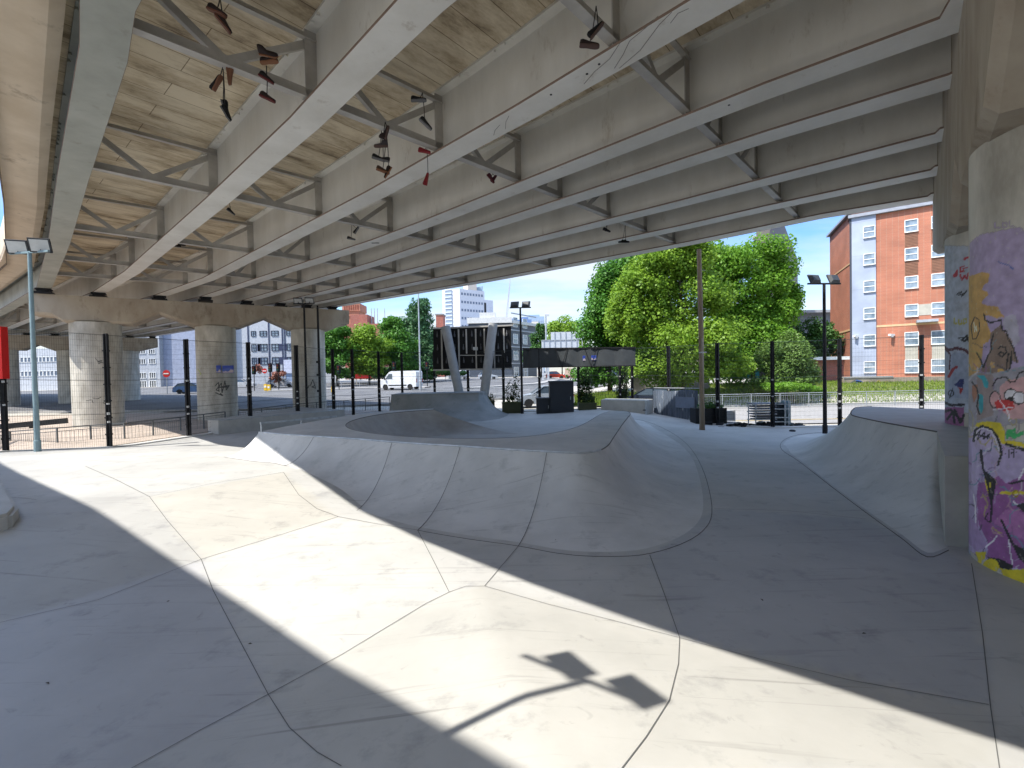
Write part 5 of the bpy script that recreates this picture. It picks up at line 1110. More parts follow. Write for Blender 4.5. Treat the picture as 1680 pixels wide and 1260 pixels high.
# ================================================================== guard rails
def guardrail(label, pts, h=1.05, m_=None, bars=.13, parts_post=True):
    m_ = m_ or MT['galv']; P = [Vector(p) for p in pts]; t = thing('guard_rail', label, 'railing', P[0], 0, 'pedestrian guard rails')
    for k in range(len(P)):
        mb = MB(); mb.beam(P[k]+Vector((0, 0, -.1)), P[k]+Vector((0, 0, h)), .05, .05); wbuild(mb, 'post', m_, t)
    for a, b in zip(P[:-1], P[1:]):
        mb = MB(); U = Vector((0, 0, 1)); mb.beam(a+U*h, b+U*h, .045, .045); mb.beam(a+U*.12, b+U*.12, .03, .03); mb.beam(a+U*(h-.14), b+U*(h-.14), .025, .025)
        n = int((b-a).length/bars)
        for i in range(1, n): q = a.lerp(b, i/n); wire(mb, q+U*.12, q+U*(h-.14), .008)
        wbuild(mb, 'rail_panel', m_, t)
def rail_px(L): return [A(x, b, 1.1*F/(b-t_)) for x, t_, b in L]
DK = flat('dark rail grey', (.12, .13, .135), .5)
guardrail('dark railing on the brick paving behind the left fence', rail_px([(-60, 708, 760), (18, 706, 747), (95, 700, 743), (150, 696, 737), (205, 692, 733), (252, 687, 726), (297, 683, 719), (335, 678, 713), (370, 674, 706)]), m_=DK)
guardrail('dark railing further back between the pier columns', rail_px([(392, 672, 702), (430, 668, 698), (470, 663, 692), (520, 659, 686), (565, 656, 682), (600, 653, 678), (640, 650, 674)]), m_=DK)
def gp(x, y, f=gl): return Vector((x, y, f(x, y)))
guardrail('galvanised railing along the kerb behind the billboard', [gp(x, y) for x, y in ((-9, 42), (-6.5, 42.5), (-4, 43), (-1.5, 43.6), (1, 44.5), (3, 46))])
guardrail('galvanised railing in front of the grass bank on the right', [gp(11+2.1*i, 33.9+.02*i) for i in range(12)])
guardrail('railing on the far side of the road by the white office', [gp(-44+3*i, 84+.3*i) for i in range(9)], bars=.3)
guardrail('railing on the traffic island left of the van', [gp(-30+2.5*i, 67.5+.6*i) for i in range(6)], bars=.3)
guardrail('white railing beyond the van', [gp(-14+2.5*i, 84+.4*i) for i in range(7)], bars=.3)
# low dark kerb beam on the paving
t = thing('low_barrier', 'low dark timber barrier rail lying across the brick paving', 'barrier', Gg(60, 690)); a = A(-40, 704, 26); b = A(110, 690, 26.5); mb = MB(); mb.beam(a, b, .15, .3); wbuild(mb, 'rail', MT['black'], t)
for u in (.35, .6): q = a.lerp(b, u); mb = MB(); mb.beam((q.x, q.y, q.z-.7), (q.x, q.y, q.z), .12, .12, Vector((1, 0, 0))); wbuild(mb, 'leg', MT['black'], t)

# ================================================================== street furniture
def pole_px(px, py0, py1, Y): a = A(px, py1, Y); return (a.x, a.y, a.z), A(px, py0, Y).z-a.z
t = thing('street_lamp', 'very tall thin grey street lamp rising past the trees left of the billboard', 'street lamp', on(690, 640, 60)); mb = MB(); mb.tube([(0, 0, -.1), (0, 0, 1.2), (0, 0, 1.25), (0, 0, 12.5)], [.16, .16, .11, .07], 12); mb.build('pole', MT['galv'], t, smooth_ang=40)
mb = MB(); mb.tube([(0, 0, 12.5), (.3, 0, 12.9), (1.4, 0, 13.0)], .05, 8); ar = mb.build('arm', MT['galv'], t); mb = MB(); mb.box((1.6, 0, 12.97), (.7, .28, .14)); mb.build('lamp_head', MT['galv'], ar, bevel=.03)
bp, hh = pole_px(1152, 409, 700, 20.6); t = thing('telegraph_pole', 'weathered brown wooden telegraph pole in front of the big trees', 'pole', bp); mb = MB(); mb.tube([(0, 0, -.3), (0, 0, hh*.5), (-.05, 0, hh)], [.125, .11, .095], 12)
MT['wood'] = mat('pole wood', (.32, .26, .19), .9, col2=(.22, .17, .12), scale=3, stretch=(1, 1, .15), spots=((.33, .29, .24), 2, .6, .7)); mb.build('pole', MT['wood'], t, smooth_ang=40)
for k in range(9): mb = MB(); mb.beam((-.22 if k % 2 else .22, 0, hh*.45+k*.42), (0, 0, hh*.45+k*.42), .02, .02); mb.build('step_iron', MT['galv'], t)
mb = MB(); mb.box((0, -.16, hh*.42), (.32, .06, .06)); mb.build('collar', MT['galv'], t)
bp, hh = pole_px(897, 517, 612, 95); t = thing('camera_mast', 'thin pale mast with a camera left of the white sign gantry', 'pole', bp); mb = MB(); mb.tube([(0, 0, 0), (0, 0, hh)], .16, 8); mb.build('pole', MT['galv'], t); mb = MB(); mb.box((.3, 0, hh), (.9, .3, .5), 0, .2); mb.build('camera', MT['winframe'], t)
t = thing('sign_gantry', 'white panelled road sign gantry seen from behind', 'road sign', on(915, 606, 88)); YG = 88
mb = MB(); a = A(889, 572, YG); b = A(950, 557, YG); c_ = A(904, 545, YG)
mb.prism([(a.x, YG), (b.x, YG), (b.x, YG+.5), (a.x, YG+.5)], A(0, 575, YG).z*0+a.z, b.z); mb.prism([(c_.x, YG), (b.x+3, YG), (b.x+3, YG+.5), (c_.x, YG+.5)], b.z-.0, c_.z); wbuild(mb, 'sign_panel', flat('sign back', (.50, .53, .56)), t)
mb = MB()
for px in range(892, 956, 9): p_ = A(px, 560, YG); mb.box((p_.x, YG-.06, (a.z+c_.z)/2 if px > 904 else (a.z+b.z)/2), (.12, .1, (c_.z-a.z) if px > 904 else (b.z-a.z)))
mb.box(((a.x+b.x)/2, YG-.05, b.z), (b.x-a.x, .1, .12)); wbuild(mb, 'stiffener', flat('sign rib', (.34, .37, .40)), t)
for px in (890.5, 899): p_ = A(px, 575, YG); mb = MB(); mb.beam((p_.x, YG+.2, gl(p_.x, YG)-.1), (p_.x, YG+.2, a.z+.5), .35, .35, Vector((1, 0, 0))); wbuild(mb, 'leg', flat('sign back', (.5, .53, .56)), t)
# signs and signals
def noentry(label, px, py, pb, Y, r_=.38):
    p_ = A(px, pb, Y); z = A(px, py, Y).z-p_.z; t = thing('road_sign', label, 'road sign', p_); mb = MB(); mb.tube([(0, .05, -.1), (0, .05, z+r_)], .05, 8); mb.build('post', MT['galv'], t)
    mb = MB(); mb.lathe([(0, -.02), (r_, -.02), (r_, .02), (0, .02)], (0, 0, z), 24, 'Y'); d = mb.build('disc', flat('sign red', (.55, .02, .02)), t); mb = MB(); mb.box((0, -.035, z), (r_*1.4, .02, r_*.32)); mb.build('bar', MT['winframe'], d)
noentry('red no entry sign on a pale post near the traffic lights', 435, 608.5, 640, 70)
noentry('shaded no entry sign between the left pier columns', 274, 613, 645, 62, .48)
def signal(label, px, py, pb, Y):
    p_ = A(px, pb, Y); z = A(px, py, Y).z-p_.z; t = thing('traffic_light', label, 'traffic light', p_, 0, 'traffic lights at the junction'); mb = MB(); mb.tube([(0, .1, -.1), (0, .1, z+.6)], .06, 8); mb.build('pole', MT['black'], t)
    mb = MB(); mb.box((0, 0, z), (.34, .22, 1.0)); hd = mb.build('signal_head', MT['black'], t, bevel=.03)
    for k in range(3): mb = MB(); mb.lathe([(0, -.02), (.1, -.03), (.12, .0)], (0, -.12, z+.32-.32*k), 12, 'Y'); mb.build('lens', flat('signal lens %d' % k, ((.10, .01, .01), (.12, .06, .01), (.01, .06, .03))[k], .3), hd)
    mb = MB(); mb.box((0, .09, z), (.6, .02, 1.25)); mb.build('backing_board', MT['black'], t)
for px, py, pb, lab in ((417, 607, 640, 'traffic light beside the third fence post'), (444, 603, 642, 'left traffic light of the close pair by the no entry sign'), (457, 603, 643, 'right traffic light of the close pair by the no entry sign'), (556, 606, 640, 'traffic light partly behind the fence post near the red skip')): signal(lab, px, py, pb, 66)
signal('traffic light behind the white van', 647, 600, 636, 72)
signal('grey backed signals right of the van', 701, 600, 637, 70)
def bollard(label, px, pt, pb, Y):
    p_ = A(px, pb, Y); h = A(px, pt, Y).z-p_.z; t = thing('bollard', label, 'bollard', p_, 0, 'yellow bollards'); mb = MB(); mb.box((0, 0, h/2), (.45, .2, h)); mb.build('body', MT['yellow'], t, bevel=.04); mb = MB(); mb.box((0, -.11, h*.6), (.28, .02, .28)); mb.build('face', MT['winframe'], t)
bollard('yellow bollard left of the parked silver estate', 436, 630, 641, 66); bollard('second yellow bollard just right of the first', 441.5, 631, 642, 65.5); bollard('yellow bollard behind a fence post left of the van', 546.5, 634, 646, 60)
# red hoarding, advert board, green sheeting
def board(name, label, cat, px0, px1, pt, pb, Y, col, leg=None):
    a = A(px0, pb, Y); b = A(px1, pt, Y); t = thing(name, label, cat, ((a.x+b.x)/2, Y, gl(a.x, Y))); mb = MB(); mb.box(((a.x+b.x)/2, Y, (a.z+b.z)/2), (b.x-a.x, .12, b.z-a.z)); wbuild(mb, 'panel', col, t)
    mb = MB()
    for x in (a.x+.15, b.x-.15): mb.beam((x, Y+.12, gl(a.x, Y)-.1), (x, Y+.12, b.z), .1, .1, Vector((1, 0, 0)))
    wbuild(mb, 'leg', MT['steel_dark'], t)
board('hoarding', 'red hoarding under the trees left of the van', 'hoarding', 583, 608, 613, 621, 84, flat('red board', (.42, .02, .02)))
board('advert_board', 'pale lilac and blue advert board in front of the white office', 'hoarding', 466, 482, 590, 612, 79, flat('board pale', (.55, .58, .70)))
board('advert_board', 'plain blue grey board below the pale advert board', 'hoarding', 466, 482, 612.3, 628, 79.2, flat('board blue', (.25, .33, .48)))
board('advert_board', 'peach poster board on the road behind the cabinets', 'hoarding', 927, 938, 604, 617, 60, flat('peach', (.62, .45, .36)))
board('hoarding', 'white hoarding at the foot of the trees beyond the third pier column', 'hoarding', 533, 552, 610, 628, 86, flat('hoard white', (.5, .52, .54)))
board('hoarding', 'teal painted hoarding under the big trees', 'hoarding', 1195, 1245, 606, 622, 46, flat('teal board', (.03, .28, .36)))
board('hoarding', 'teal painted hoarding behind the navy car', 'hoarding', 1040, 1095, 612, 622, 48, flat('teal board', (.03, .28, .36)))
# timber fence behind the navy car
t = thing('timber_fence', 'weathered vertical board fence at the foot of the big trees', 'fence', gp(13, 40)); mb = MB(); a = A(1040, 640, 42); b = A(1165, 643, 42)
for k in range(90):
    q = a.lerp(b, k/90); z_ = gl(q.x, q.y); mb.box((q.x, q.y, z_+.75+.02*math.sin(k*2.1)), (.075, .03, 1.5))
wbuild(mb, 'board', flat('old timber', (.26, .245, .22), .9), t)

# ================================================================== buildings
def face_windows(root, P, t, n_, wins, name='window', frame=None, pane=None, mull=(1, 1), fw=.055):
    for (s, z, w, h) in wins:
        c_ = P+t*s+Vector((0, 0, z)); mb = MB(); U = Vector((0, 0, 1)); o_ = n_*.03
        def bar(s0, z0, s1, z1, wd=fw):
            a_ = c_+t*s0+U*z0+o_; b_ = c_+t*s1+U*z1+o_; mb.beam(a_, b_, wd, .07, n_ if abs(s1-s0) < 1e-6 else U)
        bar(-w/2, -h/2, w/2, -h/2); bar(-w/2, h/2, w/2, h/2); bar(-w/2, -h/2, -w/2, h/2); bar(w/2, -h/2, w/2, h/2)
        for k in range(1, mull[0]): bar(-w/2+w*k/mull[0], -h/2, -w/2+w*k/mull[0], h/2, fw*.7)
        for k in range(1, mull[1]): bar(-w/2, -h/2+h*k/mull[1], w/2, -h/2+h*k/mull[1], fw*.7)
        if mull == (1, 2): mb.beam(c_-t*(w/2+.04)-U*(h/2+.04)+n_*.08, c_+t*(w/2+.04)-U*(h/2+.04)+n_*.08, .14, .03)
        f_ = wbuild(mb, name, frame or MT['winframe'], root)
        mb = MB(); v = [c_+t*a_+U*b_+n_*.012 for a_, b_ in ((-w/2, -h/2), (w/2, -h/2), (w/2, h/2), (-w/2, h/2))]; mb.add(v, [(0, 1, 2, 3)]); o = mb.build('pane', pane or MT['glassl'], f_)
def boxb(mb, P, t, n_, s0, s1, z0, z1, d0, d1):      # block on a face: along s, up z, out from d0 to d1
    vs = [P+t*s+n_*d+Vector((0, 0, z)) for z in (z0, z1) for d in (d0, d1) for s in (s0, s1)]
    mb.add(vs, [(0, 1, 3, 2), (4, 6, 7, 5), (0, 4, 5, 1), (2, 3, 7, 6), (0, 2, 6, 4), (1, 5, 7, 3)])
# --- orange brick hall of residence
bt = thing('apartment_building', 'tall orange brick apartment block with a pale blue strip, right side', 'building', (43, 48, 1))
Pc = Vector((36.7, 50.6, 0)); t1_ = Vector((.81, -.58, 0)).normalized(); n1_ = Vector((-.58, -.81, 0)).normalized(); t2_ = Vector((.38, .92, 0)).normalized(); n2_ = Vector((-.92, .38, 0)).normalized()
ZR = 18.3
mb = MB(); boxb(mb, Pc, t1_, n1_, 0, 20, .5, ZR, -9, 0); wbuild(mb, 'wall', MT['brick'], bt)
mb = MB(); boxb(mb, Pc, t2_, n2_, 0, 9.6, .5, ZR+.6, -6, -.02); wbuild(mb, 'side_wall', MT['brick'], bt)
mb = MB(); boxb(mb, Pc, t1_, n1_, .0, 2.05, 1.0, ZR+.02, .0, .12); wbuild(mb, 'blue_cladding', MT['panelblue'], bt)
mb = MB(); boxb(mb, Pc, t1_, n1_, -.18, -.02, .6, ZR, -.2, .14); wbuild(mb, 'downpipe', flat('pipe dark', (.05, .06, .08)), bt)
mb = MB(); boxb(mb, Pc, t1_, n1_, -.3, 20.2, ZR+.03, ZR+.35, -9.2, .35); boxb(mb, Pc, t2_, n2_, -.2, 9.9, ZR+.62, ZR+.85, -6, .3); wbuild(mb, 'parapet', flat('parapet lead', (.30, .32, .36)), bt)
mb = MB(); boxb(mb, Pc, t1_, n1_, 2.0, 20, ZR+.36, ZR+2.6, -7, -1.2); wbuild(mb, 'roof_storey', flat('roof white', (.62, .66, .72), .4), bt)
mb = MB(); boxb(mb, Pc, t1_, n1_, 2.08, 20, 6.55, 6.75, .0, .03); boxb(mb, Pc, t2_, n2_, 0, 9.6, 6.4, 6.6, -.02, .03); boxb(mb, Pc, t2_, n2_, 0, 9.6, 13.6, 13.75, -.02, .03); wbuild(mb, 'string_course', flat('sandstone', (.62, .42, .24)), bt)
rowsz = [16.6, 13.75, 10.9, 8.05, 5.2, 2.4]
face_windows(bt, Pc, t1_, n1_*1.0+n1_*0, [(1.5, z, .95, 1.15) for z in rowsz], mull=(1, 2))
for o in list(bt.children):
    if o.name.startswith('window'): o.location += n1_*.13
def pxs(px): rr_ = (ray(px, 500).x/ray(px, 500).y); return (rr_*50.6-36.7)/(.81+.58*rr_)
sA, sB_ = pxs(1495), pxs(1539)
face_windows(bt, Pc, t1_, n1_, [(sA, z, 1.0, 1.2) for z in rowsz[:4]]+[(sB_, z, 1.0, 1.2) for z in rowsz[:4]]+[(sA, z, 1.05, 1.3) for z in rowsz[4:]]+[(sB_, z, 1.05, 1.3) for z in rowsz[4:]]+[(sB_+2.6, z, 1.0, 1.2) for z in rowsz], mull=(1, 2))
for s_ in (sA, sB_):
    for z in (15.2, 12.35):
        mb = MB(); boxb(mb, Pc, t1_, n1_, s_-.5, s_+.5, z-.72, z+.72, 0, .02)
        for k in range(9): boxb(mb, Pc, t1_, n1_, s_-.5, s_+.5, z-.6+k*.15, z-.54+k*.15, .018, .05)
        wbuild(mb, 'louvre', flat('louvre brown', (.26, .13, .08)), bt)
mb = MB(); boxb(mb, Pc, t1_, n1_, sA+.52, sB_-.52, 7.5, 8.6, 0, .03); wbuild(mb, 'spandrel', flat('spandrel beige', (.42, .40, .34)), bt)
for s_ in (sA, sB_): mb = MB(); boxb(mb, Pc, t1_, n1_, s_-.5, s_+.5, 3.1, 4.5, 0, .03); wbuild(mb, 'spandrel', flat('spandrel beige', (.42, .40, .34)), bt)
mb = MB(); boxb(mb, Pc, t1_, n1_, pxs(1502), pxs(1537), 6.75, 7.0, 0, .9); wbuild(mb, 'canopy', flat('canopy grey', (.35, .38, .42)), bt)
for nm, px, py in (('security_camera', 1404, 549), ('security_camera', 1462, 549)):
    s_ = pxs(px); z = A(px, py, 48).z; mb = MB(); c_ = Pc+t1_*s_+n1_*.3; mb.box((c_.x, c_.y, z), (.7, .25, .2), .4); mb.box((c_.x, c_.y, z-.15), (.2, .2, .2)); wbuild(mb, nm, MT['winframe'], bt)
# annex
an = thing('annex', 'low red brick annex with a white flat roof behind the bush', 'building', A(1355, 620, 46)); a = A(1334, 627, 46); b = A(1384, 590, 46)
mb = MB(); mb.box(((a.x+b.x)/2, 47.5, (1+b.z)/2), (b.x-a.x, 3, b.z-1)); wbuild(mb, 'wall', MT['brickred'], an); mb = MB(); mb.box(((a.x+b.x)/2, 47.3, b.z+.15), (b.x-a.x+.5, 3.6, .3)); wbuild(mb, 'roof', MT['winframe'], an)
# stone wall with graffiti
t = thing('stone_wall', 'low stone wall with scrawled graffiti below the apartment block', 'wall', gp(31, 43.6)); a = A(1384, 640, 43.6); b = A(1600, 640, 43.6); zt_ = A(1420, 620, 43.6).z
mb = MB(); mb.box(((a.x+b.x)/2, 43.8, (.6+zt_)/2), (b.x-a.x, .4, zt_-.6)); wbuild(mb, 'wall', MT['stonewall'], t); mb = MB(); mb.box(((a.x+A(1465, 620, 43.6).x)/2, 43.8, zt_+.07), (A(1465, 620, 43.6).x-a.x, .5, .14)); wbuild(mb, 'coping', MT['kerb'], t)
def scrawl(root, pts, Y, w, m_):
    mb = MB(); P = [A(x, y, Y) for x, y in pts]
    for p_, q in zip(P[:-1], P[1:]): mb.beam((p_.x, Y, p_.z), (q.x, Y, q.z), .012, w, Vector((0, 0, 1)))
    wbuild(mb, 'graffiti', m_, root)
scrawl(t, [(1395, 642), (1394, 630), (1402, 624), (1409, 636), (1402, 640), (1412, 644), (1418, 630), (1426, 626), (1428, 636), (1420, 643)], 43.59, .1, flat('tag grey', (.15, .15, .15)))
scrawl(t, [(1404, 625), (1412, 626), (1414, 628), (1404, 627)], 43.585, .22, flat('tag blue', (.05, .12, .4)))
scrawl(t, [(1436, 630), (1442, 624), (1448, 634), (1454, 626), (1458, 634)], 43.59, .12, flat('tag ochre', (.4, .3, .1)))
# --- pale office on the far left and between piers
of = thing('office_building', 'white office block with ribbon windows seen through the left piers', 'building', (-62, 100, 1.5)); YO = 96
def U3(v, Y): return Vector((v.x, Y, 0))
OX0 = A(384, 600, YO).x; OX1 = A(500, 600, YO).x; zO = 15.5; mb = MB(); mb.box(((OX0+OX1)/2, YO+6, zO/2+.5), (OX1-OX0, 12, zO)); wbuild(mb, 'wall', flat('office white', (.42, .44, .47)), of)
mb = MB(); xw = A(233, 600, YO).x; mb.box(((xw+OX0)/2-.01, YO-1+6, 9), (OX0-xw, 12, 17)); wbuild(mb, 'blank_wall', flat('office lilac', (.30, .33, .42)), of)
PO = Vector((0, YO, 0)); xx = Vector((1, 0, 0)); nn_ = Vector((0, -1, 0))
def wz(py): return A(440, py, YO).z
def wxp(px): return A(px, 580, YO).x
ws = []
for py, hp in ((547, 8), (570, 11), (592, 11)):
    for px, wp_ in ((417, 7), (433, 11), (452, 11), (476, 9)): ws.append((wxp(px), wz(py), wp_/F*YO, hp/F*YO))
face_windows(of, PO, xx, nn_, ws, frame=flat('frame dark', (.03, .04, .07)), pane=MT['glassl'], mull=(2, 2), fw=.18)
mb = MB()
for py in (570, 592):
    for px in (425.5, 442.5-16, 460.5, 469): boxb(mb, PO, xx, nn_, wxp(px)-.35, wxp(px)+.35, wz(py)-.7, wz(py)+.7, 0, .06)
for px in (408, 442, 464, 468): boxb(mb, PO, xx, nn_, wxp(px)-.1, wxp(px)+.1, 1, 15, 0, .12)
wbuild(mb, 'panel', flat('panel navy', (.04, .05, .10)), of)
o2 = thing('office_building', 'white gridded office block left of the second pier column', 'building', (-80, 105, 1.5)); Y2 = 94; a = A(205, 640, Y2); b = A(261, 560, Y2); mb = MB(); mb.box(((a.x+b.x)/2, Y2+6, 8), (b.x-a.x, 12, 15)); wbuild(mb, 'wall', flat('office white', (.55, .57, .60)), o2)
ws = []
for py, hp in ((577, 7), (593, 8), (616, 9), (631, 12)):
    for px in (212, 222, 234, 250): ws.append((A(px, 600, Y2).x, A(234, py, Y2).z, 11/F*Y2, hp/F*Y2))
face_windows(o2, Vector((0, Y2, 0)), xx, nn_, ws, frame=MT['winframe'], pane=flat('pane grey', (.10, .11, .12), .2), mull=(3, 1), fw=.14)
o3 = thing('office_building', 'long white building with two bands of windows at the far left', 'building', (-105, 90, 1.5)); Y3 = 88; a = A(-120, 640, Y3); b = A(118, 560, Y3); zz_ = A(60, 572, Y3).z; mb = MB(); mb.box(((a.x+b.x)/2, Y3+5, zz_/2), (b.x-a.x, 10, zz_)); wbuild(mb, 'wall', flat('office bright', (.5, .52, .55)), o3)
ws = []
for py in (590, 613):
    for k in range(22): ws.append((A(-12+k*6.1, 600, Y3).x, A(60, py, Y3).z, 5.2/F*Y3, 8/F*Y3))
face_windows(o3, Vector((0, Y3, 0)), xx, nn_, ws, pane=flat('pane blue', (.14, .18, .24), .2), fw=.12)
# --- white tower
tw = thing('tower_block', 'white tower block with rows of small square windows in the distance', 'building', A(765, 600, 250)); YT = 250
cx = A(754.5, 500, YT).x; zt_ = A(754, 473.5, YT).z; tr = Vector((.80, .60, 0)); tl = Vector((-.93, .36, 0)); nr = Vector((.60, -.80, 0)); nl = Vector((-.36, -.93, 0)); PT = Vector((cx, YT, 0))
def slen(px, t_): # distance along t_ from corner so that it projects to px
    r_ = ray(px, 500); k = r_.x/r_.y; return (k*PT.y-PT.x)/(t_.x-k*t_.y)
s1 = slen(795, tr); s2 = slen(726, tl)
mb = MB(); q1 = PT+tr*s1; q2_ = PT+tl*s2; q3_ = q2_+tr*s1; mb.prism([(PT.x, PT.y), (q1.x, q1.y), (q1.x+tl.x*s2, q1.y+tl.y*s2), (q2_.x, q2_.y)], 0, zt_); wbuild(mb, 'wall', flat('tower white', (.60, .62, .68)), tw)
sa, sb = slen(742, tl), slen(731, tl); mb = MB(); boxb(mb, PT, tl, nl, sa, sb, 5, zt_-.5, 0, .4)
wbuild(mb, 'stair_glazing', flat('stair glass', (.28, .34, .42), .3), tw)
mb = MB()
for k in range(22): boxb(mb, PT, tl, nl, sa, sb, 6+k*2.0, 6.5+k*2.0, .4, .7)
wbuild(mb, 'stair_bands', flat('stair band', (.55, .6, .66)), tw)
s3 = slen(799, tr); s4 = slen(809, tr); mb = MB(); boxb(mb, PT, tr, nr, s1+.02, s4, 0, A(800, 487, YT).z, -8, -.02); wbuild(mb, 'wing', flat('tower white', (.7, .71, .74)), tw)
mb = MB(); boxb(mb, PT, tr, nr, s1-.3, s3-.6, 8, A(800, 492, YT).z, -.01, .1); wbuild(mb, 'window_slot', flat('slot dark', (.03, .03, .035)), tw)
mb = MB(); c_ = PT+tr*(s1*.62)+tl*3; mb.box((c_.x, c_.y, zt_+2.8), (5.5, 5, 5.6), .6); wbuild(mb, 'lift_housing', flat('housing cream', (.66, .58, .50)), tw)
mb = MB(); c_ = PT+tr*(s1*.9)+tl*2; mb.add([(c_.x-2.5, c_.y-1, zt_), (c_.x+2, c_.y-1, zt_), (c_.x+2.4, c_.y-1, zt_+2.6), (c_.x-1.5, c_.y-1, zt_+1.9), (c_.x-2.5, c_.y+2, zt_), (c_.x+2, c_.y+2, zt_), (c_.x+2.4, c_.y+2, zt_+2.6), (c_.x-1.5, c_.y+2, zt_+1.9)], [(0, 1, 2, 3), (7, 6, 5, 4), (0, 4, 5, 1), (1, 5, 6, 2), (2, 6, 7, 3), (3, 7, 4, 0)]); wbuild(mb, 'plant_screen', flat('screen blue', (.3, .4, .5)), tw)
face_windows(tw, PT, tr, nr, [(s1*(.09+.115*i), zt_-2.6-4.3*j, 1.2, 1.3) for i in range(8) for j in range(8)], frame=flat('tower frame', (.5, .5, .52)), pane=flat('tower pane', (.16, .2, .28), .2), fw=.12)
# --- red brick tower behind left trees
rt = thing('brick_tower', 'red brick tower with a flared top above the left trees', 'building', A(575, 600, 150)); YR = 150; a = A(566, 600, YR); b = A(590, 498, YR); mb = MB(); zt_ = b.z; x0, x1 = a.x, b.x
mb.box(((x0+x1)/2, YR+3, (zt_-4)/2), (x1-x0-1, 6, zt_-4)); mb.box(((x0+x1)/2, YR+3, zt_-3.2), (x1-x0-.3, 6.6, 1.6)); mb.box(((x0+x1)/2, YR+3, zt_-1.2), (x1-x0+.4, 7.2, 2.4)); wbuild(mb, 'wall', MT['brick'], rt)
mb = MB()
for k in range(7): mb.box((x0+.6+k*(x1-x0-1)/6, YR-.65, zt_-1.2), (.3, .1, 1.6))
wbuild(mb, 'slot', flat('slot brown', (.18, .05, .03)), rt)
rt = thing('brick_building', 'low red brick building beside the flared brick tower', 'building', A(600, 600, 140)); a = A(566, 600, 140); b = A(628, 524, 140); mb = MB(); mb.box(((a.x+b.x)/2, 144, b.z/2-.6), (b.x-a.x, 8, b.z-1.2)); c_ = A(600, 516, 140); mb.box((c_.x-2, 143.5, c_.z/2), (5, 7.5, c_.z)); wbuild(mb, 'wall', MT['brickred'], rt)
mb = MB()
for px in (606, 611, 616, 628): p_ = A(px, 510, 141); mb.box((p_.x, 143, p_.z-1.5), (.25, .25, 5))
wbuild(mb, 'mast', MT['galv'], rt)
rt = thing('brick_building', 'small red brick block left of the white tower', 'building', A(722, 600, 200)); a = A(717, 600, 200); b = A(727, 517, 200); mb = MB(); mb.box(((a.x+b.x)/2, 203, b.z/2), (b.x-a.x, 6, b.z)); wbuild(mb, 'wall', MT['brickred'], rt)
mb = MB(); mb.box(((a.x+b.x)/2, 203, b.z+.3), (b.x-a.x+.5, 6.5, .6)); wbuild(mb, 'roof', flat('roof grey', (.2, .2, .2)), rt)
# --- dark glazed office behind billboard
dg = thing('office_building', 'dark grey glazed office block right behind the billboard', 'building', A(850, 600, 118)); YD = 118; a = A(770, 600, YD); b = A(838, 525, YD); PD = Vector((b.x, YD, 0)); tD = Vector((.55, .83, 0)).normalized(); nD = Vector((.83, -.55, 0)).normalized()
k_ = ray(880, 560); kk = k_.x/k_.y; LD = (kk*PD.y-PD.x)/(tD.x-kk*tD.y)
mb = MB(); mb.prism([(a.x, YD), (b.x, YD), (b.x+tD.x*LD, YD+tD.y*LD), (a.x, YD+tD.y*LD)], 0, b.z-.8); wbuild(mb, 'wall', flat('slate wall', (.07, .085, .11), .4), dg)
mb = MB(); mb.box(((a.x+b.x)/2, YD+4, b.z), (b.x-a.x+.6, 9, 1.4)); mb.box((A(800, 530, YD).x, YD+2, b.z+1), (4, 4, 2)); boxb(mb, PD, tD, nD, 0, LD, b.z-.8, b.z-.1, -3, .6); wbuild(mb, 'roof', flat('roof pale', (.6, .6, .58)), dg)
face_windows(dg, PD, tD, nD, [(2+i*4.6, 3+j*4.2, 2.0, 2.4) for i in range(int(LD/4.7)) for j in range(4)], frame=MT['winframe'], pane=MT['glassl'], mull=(1, 2), fw=.15)
mb = MB()
for j in range(4): boxb(mb, PD, tD, nD, 0, LD, 5+4.2*j, 5.3+4.2*j, 0, .15)
wbuild(mb, 'floor_band', flat('band pale', (.35, .38, .42)), dg)
# --- far city blocks
for lab, px0, px1, pt, Y, c in (('hazy blue glass city block on the skyline', 858, 893, 519, 330, (.30, .40, .52)), ('pale stone city block with columns on the skyline', 868, 888, 532, 220, (.55, .53, .48)), ('blue domed glass roof block beside the crane', 829, 846, 526, 240, (.12, .25, .45)), ('blue roofed city block under the black mast', 848, 872, 524, 260, (.14, .22, .40))):
    t = thing('city_building', lab, 'building', A((px0+px1)/2, 600, Y), 0, 'city blocks on the skyline'); a = A(px0, 600, Y); b = A(px1, pt, Y); w = b.x-a.x; mb = MB(); mb.box((b.x-w/2, Y+6, b.z/2), (w, 12, b.z)); mb.box((b.x-w*.45, Y+6, b.z+.8), (w*.5, 6, 1.6)); wbuild(mb, 'wall', flat('city '+lab[:5]+str(px0), c, .4), t)
    mb = MB()
    for k in range(9): mb.box((a.x+w*(k+.5)/9, Y-.05, b.z*.8), (w/24, .12, b.z*.3))
    for k in range(4): mb.box((b.x-w/2, Y-.12, b.z*(.68+.08*k)), (w, .1, .25))
    wbuild(mb, 'facade_grid', flat('city grid', (.35, .42, .52)), t)
t = thing('tower_crane', 'thin pale tower crane jib leaning on the skyline', 'crane', A(831, 600, 300)); mb = MB(); a = A(831, 535, 300); b = A(837, 458, 300); mid_ = A(831.5, 520, 300); mb.beam((a.x, 300, 0), (mid_.x, 300, mid_.z), 1.0, 1.0, Vector((0, 1, 0))); wbuild(mb, 'mast', flat('crane grey', (.45, .47, .52)), t)
